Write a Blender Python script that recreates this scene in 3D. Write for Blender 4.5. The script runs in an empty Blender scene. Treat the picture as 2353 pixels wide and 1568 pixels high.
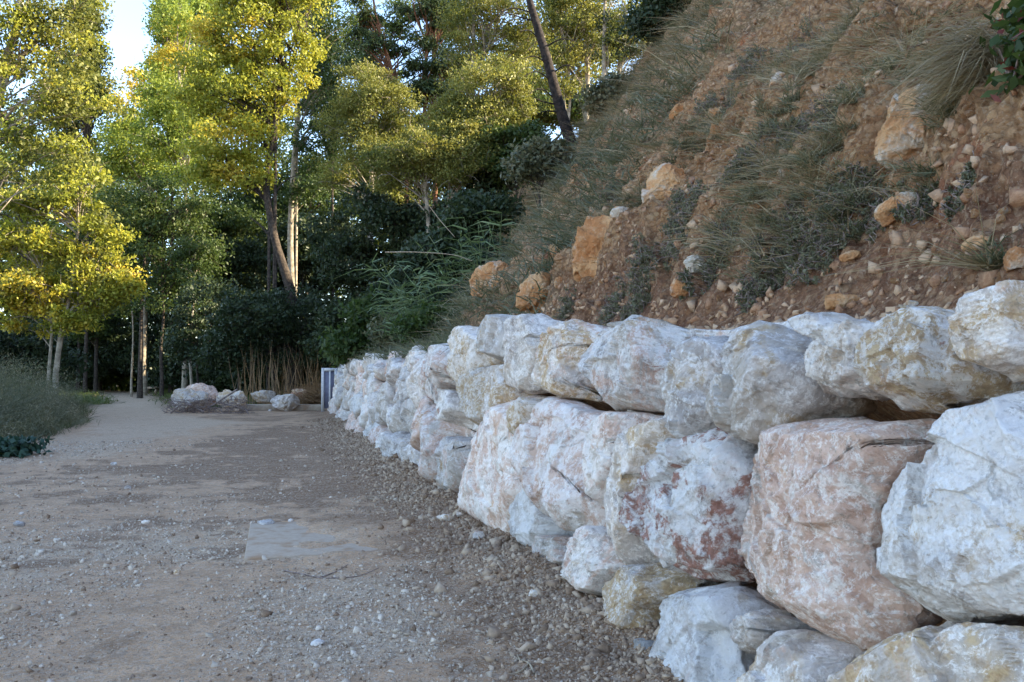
import bpy, math, random
import numpy as np
from mathutils import Vector, Matrix

R = math.radians
random.seed(7)
rng = np.random.default_rng(7)
scene = bpy.context.scene

# ------------------------------------------------------------------ camera
CAM = np.array([0.0, 0.0, 1.5])
PITCH = math.atan(71 / 2100)
cam_d = bpy.data.cameras.new('camera')
cam = bpy.data.objects.new('camera', cam_d)
scene.collection.objects.link(cam)
cam.location = CAM
cam.rotation_euler = (math.pi / 2 + PITCH, 0, 0)
cam_d.sensor_width = 36
cam_d.lens = 36 * 2100 / 2353
cam_d.clip_start = 0.05
cam_d.clip_end = 6000
scene.camera = cam

# ------------------------------------------------------------------ sky and sun
SUN_EL = R(25)
SUN_BACK = R(15.0)                       # how far behind the line square to the wall
_r = np.array([.9685, .249]); _d = np.array([-.249, .9685])
sh = _r * math.cos(SUN_BACK) - _d * math.sin(SUN_BACK)      # horizontal direction towards the sun
world = bpy.data.worlds.new('World')
scene.world = world
world.use_nodes = True
nt = world.node_tree
nt.nodes.clear()
sky = nt.nodes.new('ShaderNodeTexSky')
sky.sky_type = 'NISHITA'
sky.sun_disc = False
sky.sun_elevation = SUN_EL
sky.sun_rotation = math.atan2(sh[0], sh[1])
sky.air_density = 1.0
sky.dust_density = 0.15
sky.ozone_density = 3.0
bg = nt.nodes.new('ShaderNodeBackground')
bg.inputs['Strength'].default_value = 0.15
wo = nt.nodes.new('ShaderNodeOutputWorld')
hs = nt.nodes.new('ShaderNodeHueSaturation')
hs.inputs['Saturation'].default_value = .90
nt.links.new(sky.outputs[0], hs.inputs['Color'])
nt.links.new(hs.outputs[0], bg.inputs[0])
nt.links.new(bg.outputs[0], wo.inputs[0])
sun_d = bpy.data.lights.new('sun', 'SUN')
sun_d.energy = 5.0
sun_d.angle = R(0.5)
sun_d.color = (1.0, 0.85, 0.60)
sun = bpy.data.objects.new('sun', sun_d)
scene.collection.objects.link(sun)
to_sun = Vector((sh[0] * math.cos(SUN_EL), sh[1] * math.cos(SUN_EL), math.sin(SUN_EL)))
sun.rotation_euler = to_sun.to_track_quat('Z', 'Y').to_euler()
sun.location = (20, -20, 30)

vs = scene.view_settings
vs.view_transform = 'Standard'
vs.look = 'None'
vs.gamma = 1.0
vs.exposure = 2.12
scene.display_settings.display_device = 'sRGB'
scene.cycles.max_bounces = 6
scene.cycles.diffuse_bounces = 4
scene.cycles.transmission_bounces = 4
scene.cycles.transparent_max_bounces = 4

# ------------------------------------------------------------------ numpy noise
def _hash(ix, iy, iz, seed):
    h = (ix.astype(np.uint32) * np.uint32(374761393) + iy.astype(np.uint32) * np.uint32(668265263)
         + iz.astype(np.uint32) * np.uint32(2246822519) + np.uint32((seed * 3266489917) & 0xffffffff))
    h ^= h >> np.uint32(13)
    h *= np.uint32(1274126177)
    h ^= h >> np.uint32(16)
    h *= np.uint32(2654435761)
    h ^= h >> np.uint32(15)
    return h.astype(np.float32) / 4294967295.0 * 2 - 1

def vnoise(P, seed=0):
    P = np.asarray(P, dtype=np.float64)
    F = np.floor(P)
    f = (P - F).astype(np.float32)
    I = F.astype(np.int64)
    f = f * f * f * (f * (f * 6 - 15) + 10)
    x, y, z = I[:, 0], I[:, 1], I[:, 2]
    fx, fy, fz = f[:, 0], f[:, 1], f[:, 2]
    def H(a, b, c): return _hash(x + a, y + b, z + c, seed)
    c00 = H(0, 0, 0) * (1 - fx) + H(1, 0, 0) * fx
    c10 = H(0, 1, 0) * (1 - fx) + H(1, 1, 0) * fx
    c01 = H(0, 0, 1) * (1 - fx) + H(1, 0, 1) * fx
    c11 = H(0, 1, 1) * (1 - fx) + H(1, 1, 1) * fx
    return (c00 * (1 - fy) + c10 * fy) * (1 - fz) + (c01 * (1 - fy) + c11 * fy) * fz

def fbm(P, octs=4, seed=0, gain=.5, lac=2.03, ridge=False):
    P = np.asarray(P, dtype=np.float64)
    out = 0; a = 1.0
    for o in range(octs):
        n = vnoise(P * lac ** o + 17.3 * o, seed + o)
        if ridge: n = 1 - 2 * np.abs(n)
        out = out + n * a
        a *= gain
    return out

def xyz(x, y, z=0):
    x = np.asarray(x, dtype=np.float64)
    return np.stack([x, np.broadcast_to(y, x.shape), np.broadcast_to(z, x.shape)], -1).reshape(-1, 3)

# ------------------------------------------------------------------ picture <-> world
CP, SP = math.cos(PITCH), math.sin(PITCH)
def ray(px, py):
    a = (px - 1176.5) / 2100; b = (784 - py) / 2100
    return np.array([a, CP - b * SP, SP + b * CP])
def at(px, py, Y):                       # the point of that sight line at depth Y
    r = ray(px, py)
    return CAM + r * (Y / r[1])
def on_ground(px, py, z=0.0):
    r = ray(px, py)
    return CAM + r * ((z - CAM[2]) / r[2])

# wall frame: s along the wall (away from the camera), p square to it (towards the bank)
WO = np.array([1.958, 0.0, 0.0])
WD = np.array([-.249, .9685, 0.0]); WD /= np.linalg.norm(WD)
WR = np.array([WD[1], -WD[0], 0.0])
BAT = R(11.0)
WN = -WR * math.cos(BAT) + np.array([0, 0, 1.0]) * math.sin(BAT)      # outward normal of the wall face
WU = np.cross(WN, WD); WU = WU if WU[2] > 0 else -WU
def sp_world(s, p, z):
    s = np.asarray(s, dtype=float)
    return WO + s[..., None] * WD + np.asarray(p, dtype=float)[..., None] * WR + np.asarray(z, dtype=float)[..., None] * np.array([0, 0, 1.0])
def world_sp(P):
    q = np.asarray(P) - WO
    return q @ WD, q @ WR
def wall_hit(px, py, off=-0.04):         # sight line onto the wall face -> (s, h)
    r = ray(px, py)
    o = WO + WN * off
    t = np.dot(o - CAM, WN) / np.dot(r, WN)
    q = CAM + r * t - WO
    return float(q @ WD), float(q @ WU)

# bank
CREST = 15.0
def sstep(x, a, b):
    t = np.clip((x - a) / (b - a), 0, 1)
    return t * t * (3 - 2 * t)
def bank_z(s, p):
    s = np.asarray(s, dtype=float); p = np.asarray(p, dtype=float)
    base = 1.66 + .12 * sstep(s, 4, 10) - 1.72 * sstep(s, 33.5, 38)
    foot = base + .12 * np.clip((p - .5) / .8, 0, 1)
    foot = foot - .45*sstep(s, 33, 38)*0
    w = sstep(s, 17, 27)                 # beyond the cut the slope stands back behind a low overgrown shelf
    p0 = 1.05 + 2.9 * w
    foot = foot + w * .14 * np.clip(p - 1.0, 0, 3.0)
    rise = np.clip(p - p0, 0, None)
    slope = 1.12 + .38 * w
    z = foot + slope * rise * sstep(rise, -.1, .8)
    top = CREST - 2.2 * sstep(s, 18, 32) + 1.2 * np.sin(s * .21 + 1.0) + .7 * np.sin(s * .53)
    k = 1.3
    over = z - top
    z = np.where(over > -k, np.where(over < k, z - (over + k) ** 2 / (4 * k), top), z)
    z = z + np.clip(p - 16, 0, None) * .12
    return z
def on_bank(px, py):
    r = ray(px, py)
    t = 2.0
    while t < 120:
        q = CAM + r * t
        s, p = world_sp(q)
        if p > .5 and q[2] < bank_z(s, p):
            return q
        t += .02 + t * .002
    return None

# ------------------------------------------------------------------ objects
COL = scene.collection
def link(o, parent=None):
    COL.objects.link(o)
    if parent is not None:
        o.parent = parent
    return o
def tag(o, label=None, cat=None, group=None, kind=None):
    if label: o['label'] = label
    if cat: o['category'] = cat
    if group: o['group'] = group
    if kind: o['kind'] = kind
    return o
def empty(name, loc=(0, 0, 0)):
    o = bpy.data.objects.new(name, None)
    o.empty_display_size = .2
    link(o)
    o.location = loc
    return o
def mesh_np(name, V, F, mat=None, smooth=False, attrs=None):
    """V (n,3); F list of int arrays (m,k)"""
    if not isinstance(F, (list, tuple)): F = [F]
    F = [np.asarray(f, dtype=np.int32) for f in F if len(f)]
    me = bpy.data.meshes.new(name)
    V = np.asarray(V, dtype=np.float32)
    me.vertices.add(len(V)); me.vertices.foreach_set('co', V.ravel())
    nl = sum(f.size for f in F); npoly = sum(len(f) for f in F)
    me.loops.add(nl); me.loops.foreach_set('vertex_index', np.concatenate([f.ravel() for f in F]))
    tot = np.concatenate([np.full(len(f), f.shape[1], dtype=np.int32) for f in F])
    st = np.concatenate([[0], np.cumsum(tot)[:-1]]).astype(np.int32)
    me.polygons.add(npoly)
    me.polygons.foreach_set('loop_start', st)
    me.polygons.foreach_set('loop_total', tot)
    if smooth: me.polygons.foreach_set('use_smooth', np.ones(npoly, dtype=bool))
    if attrs:
        for k, a in attrs.items():
            at_ = me.attributes.new(k, 'FLOAT', 'POINT')
            at_.data.foreach_set('value', np.asarray(a, dtype=np.float32).ravel())
    me.update(calc_edges=True)
    if mat: me.materials.append(mat)
    return me
def mobj(name, me, parent=None, loc=None):
    o = bpy.data.objects.new(name, me)
    link(o, parent)
    if loc is not None: o.location = loc
    return o

class MB:
    """collects pieces into one mesh"""
    def __init__(self): self.V = []; self.F3 = []; self.F4 = []; self.n = 0
    def add(self, V, F):
        F = np.asarray(F, dtype=np.int64)
        if F.shape[1] == 3: self.F3.append(F + self.n)
        else: self.F4.append(F + self.n)
        self.V.append(np.asarray(V, dtype=np.float64)); self.n += len(V)
    def tube(self, pts, radii, sides=6, cap=True):
        pts = np.asarray(pts, dtype=float); n = len(pts)
        radii = np.broadcast_to(radii, (n,))
        T = np.gradient(pts, axis=0); T /= np.linalg.norm(T, axis=1)[:, None] + 1e-9
        ref = np.array([0, 0, 1.0]) if abs(T[0][2]) < .9 else np.array([1.0, 0, 0])
        A = np.cross(T, ref); A /= np.linalg.norm(A, axis=1)[:, None] + 1e-9
        B = np.cross(T, A)
        th = np.arange(sides) * 2 * math.pi / sides
        V = (pts[:, None, :] + radii[:, None, None] * (A[:, None, :] * np.cos(th)[None, :, None] + B[:, None, :] * np.sin(th)[None, :, None])).reshape(-1, 3)
        i = np.arange(n - 1)[:, None] * sides; j = np.arange(sides)[None, :]; j2 = (j + 1) % sides
        F = np.stack([i + j, i + j2, i + sides + j2, i + sides + j], -1).reshape(-1, 4)
        self.add(V, F)
        if cap:
            c = len(pts) - 1
            V2 = np.vstack([V[c * sides:], pts[c] + T[c] * radii[c] * .5])
            self.add(V2, np.stack([np.arange(sides), (np.arange(sides) + 1) % sides, np.full(sides, sides)], -1))
    def box(self, c, sx, sy, sz, ax=None, ay=None, az=None):
        ax = np.array([1, 0, 0.]) if ax is None else np.asarray(ax)
        ay = np.array([0, 1, 0.]) if ay is None else np.asarray(ay)
        az = np.array([0, 0, 1.]) if az is None else np.asarray(az)
        V = [np.asarray(c) + ax * sx * a / 2 + ay * sy * b / 2 + az * sz * e / 2 for a in (-1, 1) for b in (-1, 1) for e in (-1, 1)]
        self.add(V, [(0, 1, 3, 2), (4, 6, 7, 5), (0, 4, 5, 1), (2, 3, 7, 6), (0, 2, 6, 4), (1, 5, 7, 3)])
    def build(self, name, mat, parent=None, origin=None, smooth=False):
        V = np.vstack(self.V)
        if origin is not None: V = V - np.asarray(origin)
        F = []
        if self.F3: F.append(np.vstack(self.F3))
        if self.F4: F.append(np.vstack(self.F4))
        me = mesh_np(name, V, F, mat, smooth)
        return mobj(name, me, parent, origin if (origin is not None and parent is None) else None)

def spline(pts, n=4):
    """catmull-rom through pts"""
    P = np.asarray(pts, dtype=float)
    if len(P) < 3: 
        t = np.linspace(0, 1, n + 1)[:, None]
        return P[0] * (1 - t) + P[-1] * t
    Q = np.vstack([2 * P[0] - P[1], P, 2 * P[-1] - P[-2]])
    out = []
    for i in range(1, len(Q) - 2):
        for k in range(n):
            t = k / n
            a, b, c, d = Q[i - 1], Q[i], Q[i + 1], Q[i + 2]
            out.append(.5 * ((2 * b) + (-a + c) * t + (2 * a - 5 * b + 4 * c - d) * t * t + (-a + 3 * b - 3 * c + d) * t ** 3))
    out.append(P[-1])
    return np.array(out)

def rand_unit(n):
    v = rng.normal(size=(n, 3)); return v / np.linalg.norm(v, axis=1)[:, None]

def leaf_arrays(C, L, W, axis_bias=None, bias=0.0):
    """rhombic leaves at centres C"""
    n = len(C)
    a = rand_unit(n)
    if axis_bias is not None:
        a = a + np.asarray(axis_bias) * bias; a /= np.linalg.norm(a, axis=1)[:, None]
    t = rand_unit(n)
    b = np.cross(a, t); b /= np.linalg.norm(b, axis=1)[:, None] + 1e-9
    nrm = np.cross(a, b)
    L = np.broadcast_to(L, (n,)) * rng.uniform(.45, 1.55, n); W = np.broadcast_to(W, (n,)) * rng.uniform(.7, 1.25, n)
    V = np.empty((n, 4, 3))
    V[:, 0] = C - a * (L / 2)[:, None]
    V[:, 1] = C + b * (W / 2)[:, None] - a * (L * .1)[:, None] + nrm * (W * .15)[:, None]
    V[:, 2] = C + a * (L / 2)[:, None]
    V[:, 3] = C - b * (W / 2)[:, None] - a * (L * .1)[:, None] + nrm * (W * .15)[:, None]
    F = np.arange(n * 4).reshape(n, 4)
    return V.reshape(-1, 3), F

def blade_arrays(C, D, H, W, bend):
    """grass blades: roots C, directions D, lengths H, widths W, bend vectors"""
    n = len(C)
    t = rand_unit(n)
    side = np.cross(D, t); side /= np.linalg.norm(side, axis=1)[:, None] + 1e-9
    H = np.broadcast_to(H, (n,))[:, None]; W = np.broadcast_to(W, (n,))[:, None]
    m = C + D * H * .5 + bend * H * .15
    tip = C + D * H * .92 + bend * H * .6
    V = np.empty((n, 5, 3))
    V[:, 0] = C - side * W / 2; V[:, 1] = C + side * W / 2
    V[:, 2] = m - side * W * .4; V[:, 3] = m + side * W * .4
    V[:, 4] = tip
    b = (np.arange(n) * 5)[:, None]
    Q = b + np.array([0, 1, 3, 2]); T = b + np.array([2, 3, 4])
    return V.reshape(-1, 3), Q, T

# ------------------------------------------------------------------ material helper
class NB:
    def __init__(self, name):
        self.m = bpy.data.materials.new(name); self.m.use_nodes = True
        self.t = self.m.node_tree; self.t.nodes.clear()
        self.out = self.t.nodes.new('ShaderNodeOutputMaterial')
    def n(self, typ, ins=None, **props):
        nd = self.t.nodes.new(typ)
        for k, v in props.items(): setattr(nd, k, v)
        if ins:
            for k, v in ins.items(): self.set(nd.inputs[k], v)
        return nd
    def set(self, sock, v):
        if isinstance(v, bpy.types.NodeSocket): self.t.links.new(v, sock)
        elif isinstance(v, bpy.types.Node): self.t.links.new(v.outputs[0], sock)
        else:
            if isinstance(v, tuple) and len(v) == 3 and sock.type == 'RGBA': v = (*v, 1)
            sock.default_value = v
    def math(self, op, a, b=0.0, c=None, clamp=False):
        nd = self.n('ShaderNodeMath', operation=op, use_clamp=clamp)
        self.set(nd.inputs[0], a); self.set(nd.inputs[1], b)
        if c is not None: self.set(nd.inputs[2], c)
        return nd.outputs[0]
    def mix(self, f, a, b, blend='MIX'):
        nd = self.n('ShaderNodeMix', data_type='RGBA', blend_type=blend)
        self.set(nd.inputs[0], f); self.set(nd.inputs[6], a); self.set(nd.inputs[7], b)
        return nd.outputs[2]
    def noise(self, vec, scale, detail=4, rough=.55, dist=0.0, kind='FBM'):
        nd = self.n('ShaderNodeTexNoise', noise_dimensions='3D')
        try: nd.noise_type = kind
        except Exception: pass
        self.set(nd.inputs['Vector'], vec); nd.inputs['Scale'].default_value = scale
        nd.inputs['Detail'].default_value = detail; nd.inputs['Roughness'].default_value = rough
        nd.inputs['Distortion'].default_value = dist
        return nd.outputs[0]
    def ramp(self, f, a, b, lo=0.0, hi=1.0):           # smooth map range
        nd = self.n('ShaderNodeMapRange', interpolation_type='SMOOTHSTEP')
        self.set(nd.inputs[0], f); self.set(nd.inputs[1], a); self.set(nd.inputs[2], b)
        nd.inputs[3].default_value = lo; nd.inputs[4].default_value = hi
        return nd.outputs[0]
    def cramp(self, f, stops):
        nd = self.n('ShaderNodeValToRGB'); self.set(nd.inputs[0], f)
        el = nd.color_ramp.elements
        while len(el) < len(stops): el.new(.5)
        for e, (p, c) in zip(el, stops): e.position = p; e.color = (*c, 1)
        return nd.outputs[0]
    def oattr(self, name):
        return self.n('ShaderNodeAttribute', attribute_type='OBJECT', attribute_name=name).outputs['Fac']
    def gattr(self, name):
        return self.n('ShaderNodeAttribute', attribute_type='GEOMETRY', attribute_name=name).outputs['Fac']
    def bump(self, h, dist, strength=1.0, normal=None):
        nd = self.n('ShaderNodeBump'); self.set(nd.inputs['Height'], h)
        nd.inputs['Distance'].default_value = dist; nd.inputs['Strength'].default_value = strength
        if normal is not None: self.set(nd.inputs['Normal'], normal)
        return nd.outputs[0]
    def bsdf(self, col, rough=.9, normal=None, spec=.25):
        nd = self.n('ShaderNodeBsdfPrincipled')
        self.set(nd.inputs['Base Color'], col); self.set(nd.inputs['Roughness'], rough)
        nd.inputs['Specular IOR Level'].default_value = spec
        if normal is not None: self.set(nd.inputs['Normal'], normal)
        self.t.links.new(nd.outputs[0], self.out.inputs[0])
        return nd

def stone_material():
    b = NB('limestone')
    tc = b.n('ShaderNodeTexCoord').outputs['Object']
    rnd = b.n('ShaderNodeObjectInfo').outputs['Random']
    off = b.n('ShaderNodeCombineXYZ', {0: b.math('MULTIPLY', rnd, 37.0), 1: b.math('MULTIPLY', rnd, 91.0), 2: b.math('MULTIPLY', rnd, 13.0)})
    v = b.n('ShaderNodeVectorMath', {0: tc, 1: off.outputs[0]}, operation='ADD').outputs[0]
    v = b.n('ShaderNodeVectorMath', {0: v, 3: b.math('ADD', .65, b.math('MULTIPLY', b.math('FRACT', b.math('MULTIPLY', rnd, 7.31)), .9))}, operation='SCALE').outputs[0]
    # bedding direction, tilted by a stone's own angle
    rot = b.n('ShaderNodeVectorRotate', {'Vector': v, 'Axis': (.3, 1.0, .2), 'Angle': b.math('MULTIPLY', b.oattr('bedding'), 3.14)}, rotation_type='AXIS_ANGLE').outputs[0]
    st = b.n('ShaderNodeMapping', {'Vector': rot, 'Scale': (1.0, 1.0, 2.0)}).outputs[0]
    big = b.noise(v, 1.6, 5, .6, .3)
    mid = b.noise(st, 4.0, 9, .72, .25)
    fine = b.noise(v, 26.0, 5, .7)
    speck = b.noise(v, 60.0, 3, .6)
    veins = b.noise(v, 5.0, 9, .72, .5)
    base = b.mix(b.ramp(mid, .36, .62), (.38, .325, .285), (.73, .645, .575))
    base = b.mix(b.math('MULTIPLY', b.ramp(big, .42, .62), .6), base, (.60, .49, .37))
    # ochre, pink and rust stains by the stone's own share
    so = b.noise(v, 2.3, 7, .62, .8)
    oc = b.ramp(b.math('ADD', so, b.math('MULTIPLY', b.oattr('ochre'), .34)), .60, .74)
    ocol = b.mix(b.ramp(fine, .35, .65), (.42, .25, .10), (.66, .46, .23))
    base = b.mix(b.math('MULTIPLY', oc, .8), base, ocol)
    v2 = b.n('ShaderNodeVectorMath', {0: st, 1: (7.7, 3.1, 5.2)}, operation='ADD').outputs[0]
    sp = b.noise(v2, 2.4, 9, .72, .5)
    pk = b.ramp(b.math('ADD', sp, b.math('MULTIPLY', b.oattr('pink'), .34)), .60, .72)
    base = b.mix(b.math('MULTIPLY', pk, .72), base, b.mix(b.ramp(mid, .35, .6), (.56, .31, .21), (.74, .49, .36)))
    v3 = b.n('ShaderNodeVectorMath', {0: v, 1: (1.7, 9.1, 2.2)}, operation='ADD').outputs[0]
    sr = b.noise(v3, 2.7, 9, .66, .9)
    rd = b.ramp(b.math('ADD', sr, b.math('MULTIPLY', b.oattr('rust'), .3)), .68, .73)
    # calcite skin and broken white streaks
    wv = b.ramp(b.math('ABSOLUTE', b.math('SUBTRACT', veins, .5)), .0, .035, 1.0, 0.0)
    wm = b.math('MULTIPLY', wv, b.ramp(fine, .38, .6))
    base = b.mix(b.math('MULTIPLY', wm, .85), base, (.97, .92, .86))
    chalk = b.ramp(b.math('ADD', b.noise(v, 6.0, 11, .80, .3), b.math('MULTIPLY', b.oattr('crust'), .10)), .50, .57)
    base = b.mix(b.math('MULTIPLY', chalk, .62), base, (.94, .88, .81))
    base = b.mix(b.math('MULTIPLY', b.math('MULTIPLY', rd, b.ramp(b.noise(v, 14.0, 6, .75), .38, .55)), .9), base, b.mix(b.ramp(fine, .3, .7), (.22, .075, .04), (.44, .19, .12)))
    dk = b.ramp(b.noise(rot, 13.0, 7, .72, .3), .33, .44, 1.0, 0.0)
    base = b.mix(b.math('MULTIPLY', dk, .5), base, (.17, .145, .12))
    base = b.mix(b.ramp(speck, .6, .72, 0, .35), base, (.22, .18, .14))
    base = b.mix(1.0, base, b.mix(b.oattr('tone'), (.74, .76, .80), (1.04, 1.0, .97)), 'MULTIPLY')
    # soil lying on level tops
    nz = b.n('ShaderNodeSeparateXYZ', {0: b.n('ShaderNodeNewGeometry').outputs['Normal']}).outputs[2]
    dust = b.math('MULTIPLY', b.ramp(nz, .72, .95), b.ramp(b.noise(v, 5.0, 5, .6), .42, .6))
    base = b.mix(b.math('MULTIPLY', dust, b.oattr('soil')), base, (.20, .125, .08))
    base = b.mix(b.oattr('grey'), base, b.mix(b.ramp(fine, .3, .7), (.16, .16, .16), (.30, .29, .28)))
    h = b.math('ADD', b.math('MULTIPLY', mid, 1.0), b.math('MULTIPLY', fine, .35))
    h = b.math('ADD', h, b.math('MULTIPLY', speck, .12))
    n1 = b.bump(h, .03, .9)
    n2 = b.bump(b.noise(st, 17.0, 8, .72, .4), .010, .7, n1)
    b.bsdf(base, b.ramp(mid, .3, .7, .72, .95), n2, .3)
    return b.m

def earth_rock_material():
    b = NB('ochre_rock')
    tc = b.n('ShaderNodeTexCoord').outputs['Object']
    rnd = b.n('ShaderNodeObjectInfo').outputs['Random']
    off = b.n('ShaderNodeCombineXYZ', {0: b.math('MULTIPLY', rnd, 57.0), 1: b.math('MULTIPLY', rnd, 31.0), 2: b.math('MULTIPLY', rnd, 83.0)})
    v = b.n('ShaderNodeVectorMath', {0: tc, 1: off.outputs[0]}, operation='ADD').outputs[0]
    big = b.noise(v, 3.0, 6, .6, .5); mid = b.noise(v, 9.0, 7, .7, .4); fine = b.noise(v, 40.0, 4, .6)
    c = b.mix(b.ramp(big, .38, .6), (.50, .22, .085), (.64, .36, .17))
    c = b.mix(b.ramp(mid, .52, .66, 0, .7), c, (.68, .50, .32))
    c = b.mix(b.ramp(mid, .30, .42, .7, 0), c, (.17, .09, .05))
    w = b.ramp(b.math('ADD', b.noise(v, 4.5, 7, .65, .6), b.math('MULTIPLY', b.oattr('pale'), .26)), .58, .76)
    c = b.mix(w, c, b.mix(b.ramp(fine, .3, .7), (.52, .42, .31), (.70, .62, .52)))
    n1 = b.bump(b.math('ADD', mid, b.math('MULTIPLY', fine, .3)), .05, 1.0)
    b.bsdf(c, .92, n1, .2)
    return b.m

def simple_noise_mat(name, c1, c2, scale=20, bump=.004, rough=.9, c3=None, island=False, spec=.2):
    b = NB(name)
    tc = b.n('ShaderNodeTexCoord').outputs['Object']
    f = b.noise(tc, scale, 5, .6)
    c = b.mix(b.ramp(f, .35, .65), c1, c2)
    if island:
        ri = b.n('ShaderNodeNewGeometry').outputs['Random Per Island']
        c = b.mix(b.ramp(ri, .1, .9), c, c3) if c3 else c
    elif c3:
        c = b.mix(b.ramp(b.noise(tc, scale * .25, 4, .6), .5, .65), c, c3)
    b.bsdf(c, rough, b.bump(f, bump, .8), spec)
    return b.m

def leaf_material(name, stops, trans=.42, rough=.5, spec=.35):
    """per-leaf colour from a ramp; light passes through"""
    b = NB(name)
    g = b.n('ShaderNodeNewGeometry')
    ri = g.outputs['Random Per Island']
    tc = b.n('ShaderNodeTexCoord').outputs['Object']
    cl = b.noise(tc, .55, 3, .6)
    f = b.math('ADD', b.math('MULTIPLY', ri, .55), b.math('MULTIPLY', b.ramp(cl, .3, .7), .45))
    c = b.cramp(f, stops)
    pr = b.n('ShaderNodeBsdfPrincipled', {'Base Color': c, 'Roughness': rough})
    pr.inputs['Specular IOR Level'].default_value = spec
    tr = b.n('ShaderNodeBsdfTranslucent', {'Color': b.mix(.5, c, b.mix(1.0, c, (1.25, 1.2, .55), 'MULTIPLY'))})
    ms = b.n('ShaderNodeMixShader', {0: trans, 1: pr.outputs[0], 2: tr.outputs[0]})
    b.t.links.new(ms.outputs[0], b.out.inputs[0])
    return b.m

M = {}
M['stone'] = stone_material()
M['rock'] = earth_rock_material()
M['bark'] = simple_noise_mat('brown_bark', (.03, .024, .02), (.085, .065, .05), 9, .03)
M['bark_dark'] = simple_noise_mat('dark_pine_bark', (.014, .011, .010), (.045, .034, .028), 9, .03)
M['bark_pale'] = simple_noise_mat('pale_bark', (.20, .165, .12), (.40, .34, .26), 5, .02)
M['bark_red'] = simple_noise_mat('reddish_pine_bark', (.10, .05, .03), (.24, .11, .06), 9, .03)
M['twig'] = simple_noise_mat('dry_twig', (.15, .11, .095), (.34, .26, .22), 30, .003)
M['twig_pale'] = simple_noise_mat('pale_dry_twig', (.28, .21, .14), (.45, .36, .25), 30, .003)
M['concrete'] = simple_noise_mat('concrete', (.34, .26, .19), (.44, .35, .26), 6, .004, c3=(.30, .20, .13))
M['white_frame'] = simple_noise_mat('white_painted_frame', (.52, .50, .50), (.64, .62, .61), 8, .001, .5)
M['blue_panel'] = simple_noise_mat('dark_blue_panel', (.12, .12, .17), (.16, .16, .22), 8, .001, .4)
M['straw'] = leaf_material('dry_straw', [(0, (.17, .12, .06)), (.5, (.32, .24, .13)), (1, (.50, .40, .24))], .2)
M['grass_olive'] = leaf_material('olive_grass', [(0, (.07, .075, .035)), (.4, (.14, .14, .07)), (.7, (.25, .22, .13)), (1, (.42, .35, .23))], .25)
M['grass_green'] = leaf_material('green_grass', [(0, (.05, .075, .02)), (.5, (.10, .13, .035)), (1, (.20, .20, .07))], .3)
M['grass_dry'] = leaf_material('dry_reddish_grass', [(0, (.17, .10, .05)), (.5, (.30, .18, .09)), (1, (.44, .30, .17))], .25)
M['l_olive'] = leaf_material('olive_leaves', [(0, (.07, .085, .018)), (.5, (.15, .165, .035)), (.85, (.25, .24, .055)), (1, (.32, .26, .06))])
M['l_yellow'] = leaf_material('yellowing_leaves', [(0, (.12, .15, .02)), (.4, (.25, .27, .035)), (.8, (.40, .38, .05)), (1, (.52, .40, .05))])
M['l_gold'] = leaf_material('golden_leaves', [(0, (.30, .28, .035)), (.5, (.50, .41, .05)), (1, (.62, .43, .06))])
M['l_bright'] = leaf_material('bright_green_leaves', [(0, (.11, .16, .025)), (.5, (.22, .28, .045)), (1, (.36, .37, .06))])
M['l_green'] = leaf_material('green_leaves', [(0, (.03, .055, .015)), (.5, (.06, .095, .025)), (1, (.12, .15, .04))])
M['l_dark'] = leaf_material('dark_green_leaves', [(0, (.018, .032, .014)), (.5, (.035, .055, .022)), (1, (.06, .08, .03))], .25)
M['l_pine'] = leaf_material('pine_needles', [(0, (.02, .035, .012)), (.6, (.05, .075, .022)), (1, (.10, .12, .03))], .2)
M['l_feather'] = leaf_material('feathery_yellow_green_leaves', [(0, (.11, .12, .025)), (.5, (.22, .22, .05)), (1, (.34, .31, .08))], .4)
M['l_cane'] = leaf_material('cane_leaves', [(0, (.09, .13, .06)), (.6, (.19, .25, .11)), (1, (.34, .36, .20))], .3)
M['l_bluegreen'] = leaf_material('blue_green_leaves', [(0, (.02, .05, .035)), (1, (.05, .10, .065))], .25)
M['l_red'] = leaf_material('red_leaves', [(0, (.10, .02, .015)), (1, (.22, .05, .03))], .3)
M['l_weed'] = leaf_material('weed_leaves', [(0, (.06, .07, .035)), (.5, (.125, .13, .07)), (1, (.26, .23, .14))], .25)
# ================================================================== GROUND
def blob(px, py, rx, ry, k=1.0):
    """soft patch: centre and two radii read off the photograph, turned into metres on the ground"""
    c = on_ground(px, py); a = on_ground(px + rx, py); t = on_ground(px, py - ry); u = on_ground(px, py + ry)
    return (c[0], c[1], abs(a[0] - c[0]), abs(t[1] - u[1]) / 2, k)
def soft(X, Y, blobs):
    m = np.zeros_like(X)
    wq = (vnoise(xyz(X.ravel() * 1.3, Y.ravel() * 1.3), 61) + .9 * vnoise(xyz(X.ravel() * 3.7, Y.ravel() * 3.7), 62) + .6 * vnoise(xyz(X.ravel() * 9.7, Y.ravel() * 9.7), 63)).reshape(X.shape)
    for cx, cy, rx, ry, k in blobs:
        d = np.sqrt(((X - cx) / rx) ** 2 + ((Y - cy) / ry) ** 2)
        d = d + .38 * wq
        m = np.maximum(m, k * (1 - sstep(d, .45, 1.25)))
    return m
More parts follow.
